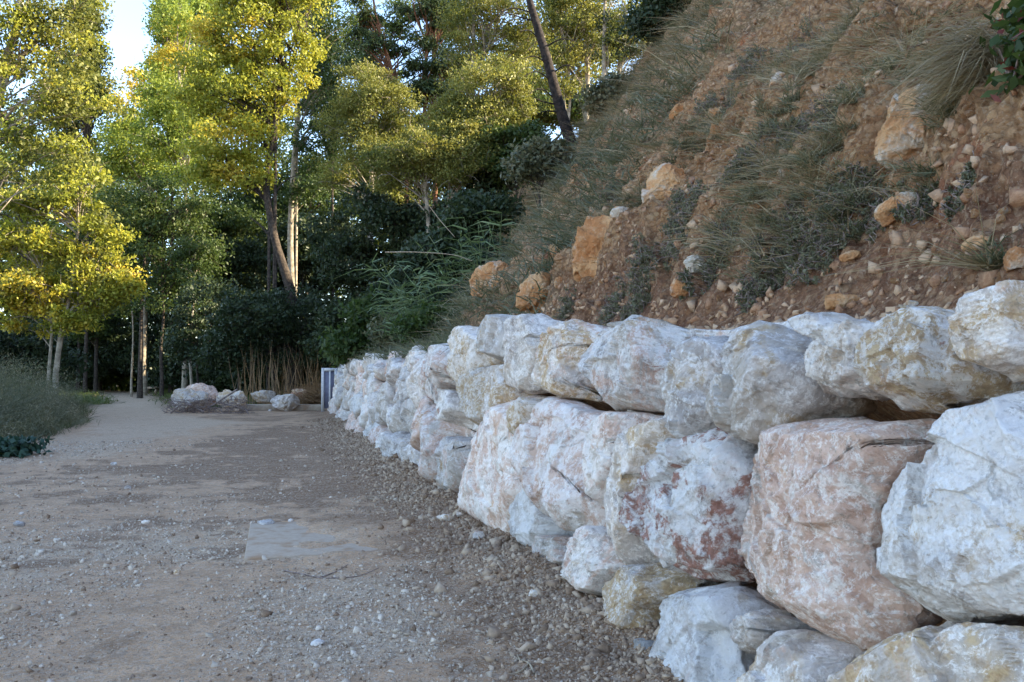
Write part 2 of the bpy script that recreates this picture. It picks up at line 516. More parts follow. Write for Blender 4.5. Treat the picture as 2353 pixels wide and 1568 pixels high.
def poly_mask(X, Y, poly, soften=.4):
    """1 inside, falls off over soften metres"""
    P = np.asarray(poly); inside = np.zeros(X.shape, dtype=bool); dmin = np.full(X.shape, 1e9)
    for i in range(len(P)):
        x1, y1 = P[i]; x2, y2 = P[(i + 1) % len(P)]
        c = ((y1 > Y) != (y2 > Y)) & (X < (x2 - x1) * (Y - y1) / (y2 - y1 + 1e-12) + x1)
        inside ^= c
        ex, ey = x2 - x1, y2 - y1
        t = np.clip(((X - x1) * ex + (Y - y1) * ey) / (ex * ex + ey * ey + 1e-9), 0, 1)
        dmin = np.minimum(dmin, np.hypot(X - x1 - t * ex, Y - y1 - t * ey))
    sd = np.where(inside, dmin, -dmin)
    return np.clip(.5 + sd / (2 * soften), 0, 1)
def G2(px, py): return tuple(on_ground(px, py)[:2])

PATH = [G2(176, 889.5), G2(256, 893), G2(366, 904), G2(388, 926), G2(400, 955), G2(545, 968), G2(590, 972), G2(450, 985), G2(350, 1005), G2(300, 1040),
        G2(106, 1060), G2(121, 1034), G2(205, 990), G2(183, 968), G2(190, 946), G2(249, 924), G2(227, 913), G2(176, 899)]
PALE = [blob(250, 1010, 170, 40, 1), blob(180, 1250, 420, 75, .8), blob(720, 1245, 170, 40, .85), blob(780, 1440, 330, 130, .85), blob(150, 1330, 260, 60, .6),
        blob(330, 1085, 200, 30, .35), blob(1000, 1330, 160, 40, .5), blob(60, 1420, 180, 60, .5), blob(900, 1360, 260, 60, .7), blob(450, 1150, 240, 22, .35)]
BROWN = [blob(760, 1010, 330, 70, 1), blob(840, 1110, 300, 60, 1), blob(900, 1190, 230, 30, .9), blob(300, 1470, 220, 70, .5), blob(420, 1512, 50, 18, .6),
         blob(1150, 1240, 160, 60, .9), blob(120, 1290, 110, 16, .6), blob(960, 1350, 60, 12, .8), blob(600, 960, 200, 14, .7), blob(470, 1090, 260, 30, .5)]
SLAB_C = (on_ground(560, 1285) + on_ground(575, 1206)) / 2 + WR * .93
def ground_z(X, Y, detail=True):
    X = np.asarray(X, dtype=float); Y = np.asarray(Y, dtype=float)
    s = (X - WO[0]) * WD[0] + Y * WD[1]; p = (X - WO[0]) * WR[0] + Y * WR[1]
    sh_ = X.shape
    P = xyz(X.ravel(), Y.ravel())
    n1 = vnoise(P * .35, 3).reshape(sh_); n2 = vnoise(P * 2.1, 5).reshape(sh_)
    berm = (.13 + .06 * n2) * np.exp(-(np.clip(-p, 0, None) / .42) ** 1.6) * (1 - sstep(p, .2, .5) * 0)
    berm = berm * sstep(s, -6, 1) * (1 - sstep(s, 33, 36))
    z = .035 * n1 * (1 - np.exp(-(X * X + Y * Y) / 100) * .5) + berm
    z = z + .55 * sstep(-X - .30 * Y, 4.8, 10) * sstep(Y, 2, 8) * (1 - sstep(Y, 34, 44)) * 1.0      # verge of the grass on the left
    far = np.hypot(X, Y)
    z = z + np.clip(far - 130, 0, None) * .03 * (X < 10)
    # slab lies level: keep the ground under and around it just below its top
    q0 = (X - SLAB_C[0]) * WD[0] + (Y - SLAB_C[1]) * WD[1]; q1 = (X - SLAB_C[0]) * WR[0] + (Y - SLAB_C[1]) * WR[1]
    near = (1 - sstep(np.abs(q0), .95, 1.4)) * (1 - sstep(np.abs(q1), 1.0, 1.4))
    cover = -.010 + .05 * sstep(q1 + .35 * n2 + .4 * vnoise(P * 2.3, 8).reshape(sh_) + .15 * vnoise(P * 9.3, 8).reshape(sh_), -.7, .25)
    z = z * (1 - near) + cover * near
    if detail:
        f = np.exp(-far / 14)
        z = z + f * (.010 * fbm(P * 3.2, 4, 11).reshape(sh_)) * (1 - near * .7)
        rough_ = np.exp(-(np.clip(-p, 0, None) / .75) ** 2)
        z = z + rough_ * .022 * fbm(P * 7.0, 3, 21).reshape(sh_) * np.exp(-far / 20) * (s > -3)
    return z

def ground_material():
    b = NB('gravel_and_earth')
    P = b.n('ShaderNodeNewGeometry').outputs['Position']
    pale = b.gattr('pale'); brown = b.gattr('brown'); verge = b.gattr('verge')
    big = b.noise(P, .8, 6, .65, .6); mid = b.noise(P, 4.0, 7, .7, .4); fine = b.noise(P, 35.0, 5, .7); grit = b.noise(P, 140.0, 3, .6)
    tan = b.mix(b.ramp(mid, .35, .65), (.50, .305, .175), (.68, .43, .26))
    bw = b.mix(b.ramp(mid, .35, .62), (.205, .11, .055), (.32, .185, .10))
    gr = b.mix(b.ramp(fine, .34, .66), (.51, .345, .215), (.76, .55, .37))
    wob = b.math('MULTIPLY', b.math('SUBTRACT', b.math('ADD', big, b.math('MULTIPLY', mid, 1.0)), 1.0), 2.6)
    c = b.mix(b.ramp(b.math('ADD', pale, wob), .30, .85), tan, gr)
    c = b.mix(b.ramp(b.math('ADD', brown, b.math('MULTIPLY', wob, .75)), .38, .8), c, bw)
    pv = b.n('ShaderNodeTexVoronoi', {'Vector': P, 'Scale': 75.0}); pc = b.n('ShaderNodeSeparateColor', {0: pv.outputs['Color']})
    pw_ = b.n('ShaderNodeTexVoronoi', {'Vector': b.mix(.02, P, b.noise(P, 20.0, 3, .6)), 'Scale': 30.0}); pd = b.n('ShaderNodeSeparateColor', {0: pw_.outputs['Color']})
    c = b.mix(b.math('MULTIPLY', b.ramp(b.math('ADD', pc.outputs[0], b.math('MULTIPLY', pale, .2)), .55, .7), .50), c, b.mix(pc.outputs[1], (.27, .195, .14), (.70, .56, .44)))
    c = b.mix(b.math('MULTIPLY', b.ramp(pd.outputs[0], .78, .84), .55), c, b.mix(pd.outputs[1], (.25, .17, .11), (.66, .50, .37)))
    c = b.mix(b.ramp(b.noise(P, 2.2, 9, .75, .3), .52, .66, 0, .38), c, b.mix(mid, (.26, .165, .10), (.40, .27, .17)))
    c = b.mix(b.math('MULTIPLY', verge, .9), c, (.09, .075, .04))
    c = b.mix(b.ramp(grit, .60, .70, 0, .5), c, (.52, .50, .46))
    c = b.mix(b.ramp(grit, .30, .40, .45, 0), c, (.09, .065, .045))
    c = b.mix(b.ramp(b.noise(P, 60.0, 4, .7), .58, .68, 0, .45), c, (.46, .42, .36))
    h = b.math('ADD', b.math('MULTIPLY', fine, .8), b.math('MULTIPLY', grit, .4))
    h = b.math('ADD', h, b.math('MULTIPLY', b.math('SUBTRACT', pc.outputs[0], pv.outputs['Distance']), .3))
    h = b.math('ADD', h, b.math('MULTIPLY', b.math('SUBTRACT', pd.outputs[0], pw_.outputs['Distance']), .3))
    b.bsdf(c, .95, b.bump(b.math('ADD', h, mid), .03, .8), .15)
    return b.m
M['ground'] = ground_material()

fa = np.linspace(R(-38), R(38), 360)
ca = np.concatenate([np.linspace(R(-180), R(-38), 60)[:-1], fa, np.linspace(R(38), R(180), 60)[1:]])
ra = np.concatenate([[.02, .6, 1.2, 1.8, 2.4], np.geomspace(2.9, 130, 380), [180, 260, 400, 700, 1300, 2600]])
RR, AA = np.meshgrid(ra, ca, indexing='ij')
GX = RR * np.sin(AA); GY = RR * np.cos(AA)
GZ = ground_z(GX, GY)
nr, nc = GX.shape
idx = np.arange(nr * nc).reshape(nr, nc)
GF = np.stack([idx[:-1, :-1], idx[1:, :-1], idx[1:, 1:], idx[:-1, 1:]], -1).reshape(-1, 4)[:, ::-1]
pale = np.maximum(.8 * soft(GX, GY, PALE), 1.0 * poly_mask(GX, GY, PATH, .5))
gs, gp = world_sp(np.stack([GX, GY, GZ], -1))
brown = np.maximum(soft(GX, GY, BROWN), np.exp(-(np.clip(-gp, 0, None) / 1.15) ** 2) * (gs > -2))
brown = brown * (1 - .9 * poly_mask(GX, GY, PATH, .4))
verge = np.maximum(sstep(-GX - .30 * GY, 3.9, 5.2) * sstep(GY, 4, 10) * (1 - poly_mask(GX, GY, PATH, .3)), sstep(GY, 37, 39) * (1 - poly_mask(GX, GY, PATH, .9)))
verge = np.maximum(verge, sstep(GY, 37.5, 39) * (GX > -11) * 1.0)
me = mesh_np('ground', np.stack([GX, GY, GZ], -1).reshape(-1, 3), GF, M['ground'], True, {'pale': pale, 'brown': brown, 'verge': verge})
tag(mobj('ground', me), kind='structure', label='ground of pale gravel and brown trodden earth')

# ================================================================== BANK
def cells2(x, y, sc, seed):
    """broken blocks: every cell of an uneven net has its own height and tilt"""
    x = x * sc + .25 * vnoise(xyz(x * sc * 1.9, y * sc * 1.9), seed); y = y * sc + .25 * vnoise(xyz(x * 1.9, y * sc * 1.9, 5), seed)
    ix = np.floor(x).astype(np.int64); iy = np.floor(y).astype(np.int64)
    best = np.full(x.shape, 1e9); val = np.zeros(x.shape)
    z0 = np.zeros_like(ix)
    for a in (-1, 0, 1):
        for b in (-1, 0, 1):
            cx, cy = ix + a, iy + b
            px_ = cx + .5 + .45 * _hash(cx, cy, z0, seed); py_ = cy + .5 + .45 * _hash(cx, cy, z0, seed + 1)
            d = (x - px_) ** 2 + (y - py_) ** 2
            v_ = _hash(cx, cy, z0, seed + 2) * .6 + (x - px_) * _hash(cx, cy, z0, seed + 3) + (y - py_) * (_hash(cx, cy, z0, seed + 4) * .5 + .7)
            m = d < best
            best = np.where(m, d, best); val = np.where(m, v_, val)
    return val
def bank_detail(s, p):
    """offset of the bank surface square to itself"""
    P = np.stack([s, p * 1.0, np.zeros_like(s)], -1).reshape(-1, 3)
    sh_ = s.shape
    w = P.copy(); w[:, 0] += .35 * P[:, 1]                # gullies run slightly askew down the slope
    g = fbm(w * np.array([1.3, .35, 1]), 4, 31, .55, ridge=True).reshape(sh_)
    l = fbm(P * .45, 3, 41).reshape(sh_)
    k = fbm(P * np.array([2.6, 2.2, 1]), 5, 51, .58).reshape(sh_)
    f = fbm(P * 9.0, 3, 61, .6, ridge=True).reshape(sh_)
    amp = sstep(p, .9, 2.0)
    near = np.exp(-np.clip(s, 0, None) / 16)
    ch = cells2(w[:, 0], w[:, 1], 1.5, 3).reshape(sh_) * .16 + cells2(w[:, 0], w[:, 1], 4.2, 4).reshape(sh_) * .07
    ch = (ch + cells2(w[:, 0], w[:, 1], 10.0, 5).reshape(sh_) * .055 * near) * sstep(l + .2, -.5, .3)
    d = amp * ch + amp * (.30 * l + .12 * g + .11 * k) + (.35 + .65 * amp) * near * (.035 * f + .02 * fbm(P * 24.0, 2, 71).reshape(sh_))
    return d
def bank_surface(s, p):
    z = bank_z(s, p); d = bank_detail(s, p)
    nrm = np.array([0, 0, .68])
    return sp_world(s, p - d * .70, z + d * .55)
def bank_material():
    b = NB('red_earth_bank')
    P = b.n('ShaderNodeNewGeometry').outputs['Position']
    red = b.gattr('red'); litter = b.gattr('litter'); soil = b.gattr('soil')
    big = b.noise(P, .9, 6, .6, .7); mid = b.noise(P, 5.0, 8, .72, .5); fine = b.noise(P, 30.0, 5, .7); cell = b.noise(P, 75.0, 4, .7)
    och = b.mix(b.ramp(mid, .36, .62), (.36, .175, .075), (.58, .34, .17))
    rd = b.mix(b.ramp(mid, .34, .64), (.40, .12, .05), (.62, .235, .105))
    sl = b.mix(b.ramp(mid, .34, .62), (.20, .095, .055), (.33, .175, .10))
    wob = b.math('MULTIPLY', b.math('SUBTRACT', big, .5), 1.6)
    c = b.mix(b.ramp(b.math('ADD', red, wob), .3, .7), och, rd)
    c = b.mix(b.ramp(b.math('ADD', soil, wob), .35, .75), c, sl)
    c = b.mix(b.ramp(b.math('ADD', litter, wob), .35, .8, 0, .6), c, (.22, .165, .09))
    fr = b.gattr('frag')
    vo = b.n('ShaderNodeTexVoronoi', {'Vector': b.n('ShaderNodeMapping', {'Vector': b.mix(.06, P, b.noise(P, 9.0, 3, .6)), 'Rotation': (.5, .3, .2), 'Scale': (1.0, 1.6, 1.3)}).outputs[0], 'Scale': 17.0})
    vr = b.n('ShaderNodeSeparateColor', {0: vo.outputs['Color']})
    v2 = b.n('ShaderNodeTexVoronoi', {'Vector': P, 'Scale': 42.0})
    v2r = b.n('ShaderNodeSeparateColor', {0: v2.outputs['Color']})
    notsoil = b.math('SUBTRACT', 1.0, b.math('MULTIPLY', soil, .55))
    m1 = b.math('MULTIPLY', b.ramp(b.math('ADD', vr.outputs[0], b.math('MULTIPLY', fr, .35)), .70, .78), notsoil)
    m2 = b.math('MULTIPLY', b.ramp(v2r.outputs[0], .72, .78), notsoil)
    fcol = b.mix(vr.outputs[1], (.46, .22, .10), (.70, .47, .27))
    c = b.mix(b.math('MULTIPLY', m2, .6), c, b.mix(v2r.outputs[1], (.44, .24, .12), (.72, .54, .37)))
    c = b.mix(b.math('MULTIPLY', m1, .8), c, fcol)
    edge = b.ramp(vo.outputs['Distance'], .42, .75)
    c = b.mix(b.math('MULTIPLY', edge, .45), c, (.12, .055, .03))
    c = b.mix(b.ramp(fine, .55, .70, 0, .4), c, (.66, .50, .34))
    c = b.mix(b.ramp(fine, .30, .42, .55, 0), c, (.09, .045, .028))
    c = b.mix(b.ramp(cell, .60, .70, 0, .5), c, (.68, .58, .46))
    h = b.math('ADD', mid, b.math('MULTIPLY', fine, .45))
    h = b.math('ADD', h, b.math('MULTIPLY', b.math('SUBTRACT', vr.outputs[0], b.math('MULTIPLY', vo.outputs['Distance'], 1.2)), .35))
    h = b.math('ADD', h, b.math('MULTIPLY', b.math('SUBTRACT', v2r.outputs[0], v2.outputs['Distance']), .12))
    n1 = b.bump(h, .11, 1.0)
    b.bsdf(c, .95, b.bump(cell, .012, .8, n1), .12)
    return b.m
M['bank'] = bank_material()

def bank_patch(px, py, r):
    q = on_bank(px, py)
    if q is None: return None
    return (q, r * q[1] / 2100 * 1.25)
RED = [(1690, 110, 130), (1610, 230, 70), (2270, 440, 110), (2180, 580, 130), (1640, 60, 80), (1250, 610, 50), (1480, 420, 60), (2060, 640, 120), (1750, 130, 70)]
GREENS = [(1180, 560, 60), (1250, 480, 80), (1330, 420, 70), (1290, 350, 60), (1400, 300, 60), (1450, 200, 50), (1480, 120, 50), (1120, 640, 40), (1540, 480, 40),
          (1650, 370, 60), (1750, 320, 70), (1700, 190, 40), (1850, 230, 60), (1850, 330, 60), (1800, 450, 80), (1900, 480, 90), (1780, 540, 70), (1830, 610, 50),
          (1950, 400, 60), (2050, 300, 40), (1950, 180, 70), (2100, 130, 90), (2180, 200, 70), (1870, 60, 60), (2130, 470, 40), (2240, 300, 40),
          (1690, 590, 40), (2330, 640, 30), (1440, 560, 40), (1980, 530, 40), (1560, 360, 30), (2000, 100, 70), (2280, 250, 60), (1480, 520, 40)]
rp = [x for x in (bank_patch(*a) for a in RED) if x]
gpz = [x for x in (bank_patch(*a) for a in GREENS) if x]

ss = np.concatenate([np.linspace(-60, -2, 50)[:-1], np.linspace(-2, 9, 330)[:-1], 9 + np.geomspace(.05, 90, 230)])
pp = np.concatenate([[.28, .40, .52], np.linspace(.62, 8.2, 300), np.linspace(8.3, 16, 90)[0:], [18, 21, 26, 34, 45, 60]])
S2, P2 = np.meshgrid(ss, pp, indexing='ij')
W3 = bank_surface(S2, P2)
# skirt behind the wall
W3[:, 0] = sp_world(ss, np.where(ss < 34, .95, .38), np.full_like(ss, -.3))
W3[:, 1] = sp_world(ss, np.where(ss < 34, 1.0, .50), np.where(ss < 34, 1.15, -.25))
W3[:, 2] = sp_world(ss, np.full_like(ss, .60), np.where(ss < 34, 1.42, -.2))
far_end = sstep(ss, 33.5, 37)[:, None]
q = W3.reshape(-1, 3)
def pmask(Q, L):
    m = np.zeros(len(Q))
    for c, r in L: m = np.maximum(m, 1 - sstep(np.linalg.norm(Q - c, axis=1) / r, .4, 1.3))
    return m
redm = pmask(q, rp); litm = pmask(q, gpz) * .45
litm = np.maximum(litm, sstep(S2.ravel(), 8, 14) * .9 * (1 - redm * .5))
soilm = 1 - sstep(P2.ravel(), 1.2, 2.3)
nr, nc = S2.shape
idx = np.arange(nr * nc).reshape(nr, nc)
BF = np.stack([idx[:-1, :-1], idx[1:, :-1], idx[1:, 1:], idx[:-1, 1:]], -1).reshape(-1, 4)[:, ::-1]
me = mesh_np('bank', q, BF, M['bank'], True, {'red': redm, 'litter': litm, 'soil': soilm, 'frag': cells2(S2.ravel() + .35 * P2.ravel(), P2.ravel(), 10.0, 5)})
from mathutils.bvhtree import BVHTree
bank_bvh = BVHTree.FromPolygons([tuple(v) for v in q.tolist()], [tuple(f) for f in BF.tolist()])
def on_bank(px, py):
    r = Vector(ray(px, py)).normalized()
    h = bank_bvh.ray_cast(Vector(CAM), r, 150)
    return np.array(h[0]) if h[0] is not None else None
tag(mobj('hillside', me), kind='structure', label='steep cut hillside of red and ochre earth behind the boulder wall')

# ================================================================== STONES
import bmesh
_ico = {}
def ico(n):
    if n not in _ico:
        bm = bmesh.new(); bmesh.ops.create_icosphere(bm, subdivisions=n, radius=1)
        bm.verts.ensure_lookup_table()
        V = np.array([v.co[:] for v in bm.verts]); F = np.array([[v.index for v in f.verts] for f in bm.faces])
        bm.free(); _ico[n] = (V, F)
    return _ico[n]

def poly_radius(poly, c, th):
    P = np.asarray(poly) - c
    out = np.full(len(th), 1e-3)
    dx, dy = np.cos(th), np.sin(th)
    for i in range(len(P)):
        a = P[i]; e = P[(i + 1) % len(P)] - a
        den = dx * e[1] - dy * e[0]
        den = np.where(np.abs(den) < 1e-9, 1e-9, den)
        t = (a[0] * e[1] - a[1] * e[0]) / den
        u = (a[0] * dy - a[1] * dx) / den
        ok = (t > 0) & (u >= -1e-6) & (u <= 1 + 1e-6)
        out = np.where(ok, np.maximum(out, t), out)
    return out
def poly_centroid(poly):
    P = np.asarray(poly); x, y = P[:, 0], P[:, 1]; x2, y2 = np.roll(x, -1), np.roll(y, -1)
    cr = x * y2 - x2 * y; A = cr.sum() / 2
    return np.array([((x + x2) * cr).sum() / (6 * A), ((y + y2) * cr).sum() / (6 * A)]), abs(A)

def chip(V, rs, n, size, amt):
    """broken facets: each cell of a random scatter tilts and sinks on its own"""
    lo, hi = V.min(0), V.max(0)
    C = rs.uniform(lo, hi, (n, 3)); G = rs.normal(size=(n, 3)); G /= np.linalg.norm(G, axis=1)[:, None]
    Vw = V + size * .12 * np.stack([vnoise(V / size * 2.2 + 9 * i, 90 + i) for i in range(3)], -1)
    d2 = ((Vw[:, None, :] - C[None]) ** 2).sum(-1)
    k = d2.argmin(1)
    g = G[k]
    val = ((V - C[k]) * g).sum(1)
    return np.clip(val / size, -1, 1) * amt + (rs.uniform(-.5, .5, n) * amt)[k]

def wall_stone(poly, seed, lvl=5, front=.10, back=.42, pw=4.2, off=0.0, tilt=None, rough=1.0, name='stone', parent=None, cuts=()):
    rs = np.random.default_rng(seed)
    c, A = poly_centroid(poly)
    size = math.sqrt(A)
    V, F = ico(lvl)
    phi = np.arccos(np.clip(V[:, 2], -1, 1)); phi = math.pi * (phi / math.pi) ** 1.28
    th = np.arctan2(V[:, 1], V[:, 0])
    tt = np.linspace(-math.pi, math.pi, 361)
    Rt = poly_radius(poly, c, tt[:-1])
    Rt = np.append(Rt, Rt[0])
    Rv = np.interp(th, tt, Rt) * 1.0 - .008
    half = size * .5
    phi1 = R(118)
    rho = np.clip(phi / phi1, 0, 1); tb = np.clip((phi - phi1) / (math.pi - phi1), 0, 1)
    gd = .19 if size > .55 else .14
    # broken block: a few flat faces meeting in ridges, sloping shoulders round the rim
    def front_z(x, y, rr):
        z = np.full(x.shape, 1e3)
        for a, b_, c_ in faces: z = np.minimum(z, c_ + a * x + b_ * y)
        for al, tb_, d_ in bevels:
            z = np.minimum(z, front - tb_ * (x * math.cos(al) + y * math.sin(al) - d_))
        return z - .06 * rr ** 10
    tx, ty = tilt if tilt is not None else rs.uniform(-.12, .12, 2)
    faces = [(tx + rs.uniform(-.12, .12), ty + rs.uniform(-.05, .15), front + rs.uniform(-.01, .02)) for _ in range(2)]
    a_ = rs.uniform(0, 2 * math.pi)
    faces.append((.38 * math.cos(a_), .38 * math.sin(a_), front + .04))
    bevels = []
    nb = int(rs.integers(6, 9)); a0_ = rs.uniform(0, 2 * math.pi)
    for k in range(nb):
        al = a0_ + (k + rs.uniform(-.3, .3)) * 2 * math.pi / nb
        ra = float(np.interp((al + math.pi) % (2 * math.pi) - math.pi, tt, Rt))
        c_ = rs.uniform(.66, .93); drop = gd * rs.uniform(.5, 1.3)
        bevels.append((al, drop / (ra * (1 - c_)), ra * c_))
    for (a, e, kk) in cuts:
        ra = float(np.interp((R(a) + math.pi) % (2 * math.pi) - math.pi, tt, Rt))
        bevels.append((R(a), gd * 1.5 / (ra * (1 - kk * .85)), ra * kk * .85))
    rr = np.where(tb > 0, np.sqrt(np.clip(1 - tb ** 2.2, 0, 1)), rho)
    xs = Rv * rr * np.cos(th); ys = Rv * rr * np.sin(th)
    xe = Rv * np.cos(th); ye = Rv * np.sin(th)
    ze = np.maximum(front_z(xe, ye, np.ones_like(xe)), -gd * 1.5)
    zz = np.where(tb > 0, ze + (-back - ze) * np.sin(tb * math.pi / 2), np.maximum(front_z(xs, ys, rho), -gd * 1.5)) + off
    N = np.stack([xs, ys, np.cos(phi)], -1)
    # to the wall frame, about the stone's own centre
    L = np.stack([xs, ys, zz], -1)
    nrmN = L / (np.linalg.norm(L / np.array([size, size, .35]), axis=1)[:, None] + 1e-6) / np.array([size, size, .35]) ** 2
    nrmN /= np.linalg.norm(nrmN, axis=1)[:, None]
    flat = (tb <= 0)
    nrmN = np.where(flat[:, None], np.array([0, 0, 1.0]) * .8 + nrmN * .2, nrmN)
    o3 = rs.uniform(0, 100, 3)
    disp = chip(L, rs, 12, size * .6, .065 * rough * min(1, size)) + chip(L, rs, 60, size * .26, .030 * rough * min(1, size))
    Q = L + o3
    ang = rs.uniform(-1.2, 1.2)
    Qr = Q.copy(); Qr[:, 0] = Q[:, 0] * math.cos(ang) - Q[:, 1] * math.sin(ang); Qr[:, 1] = Q[:, 0] * math.sin(ang) + Q[:, 1] * math.cos(ang)
    disp += rough * (.030 * fbm(Q * 2.2, 2, seed) * .45 + .008 * fbm(Qr * np.array([7, 13, 9]), 4, seed + 9, .66, ridge=True)
                     + .0045 * fbm(Q * 26, 3, seed + 20, .6))
    L = L + nrmN * disp[:, None]
    ctr = WO + WD * c[0] + WU * c[1]
    Wd = L[:, [0]] * WD + L[:, [1]] * WU + L[:, [2]] * WN
    F2 = F if np.dot(np.cross(WD, WU), WN) > 0 else F[:, ::-1]
    me = mesh_np('stone', Wd, F2, M['stone'], True)
    o = mobj(name, me, parent, ctr)
    return o

def Z1(*L): return [((1200 + .6378 * x) * .57446, (1150 + .6378 * y) * .57446) for x, y in L]
def Z2(*L): return [((2500 + .6783 * x) * .57446, (1150 + .6783 * y) * .57446) for x, y in L]
def Z3(*L): return [((2300 + .7633 * x) * .57446, (1700 + .7633 * y) * .57446) for x, y in L]
def SS(*L): return [(x * .57446, y * .57446) for x, y in L]

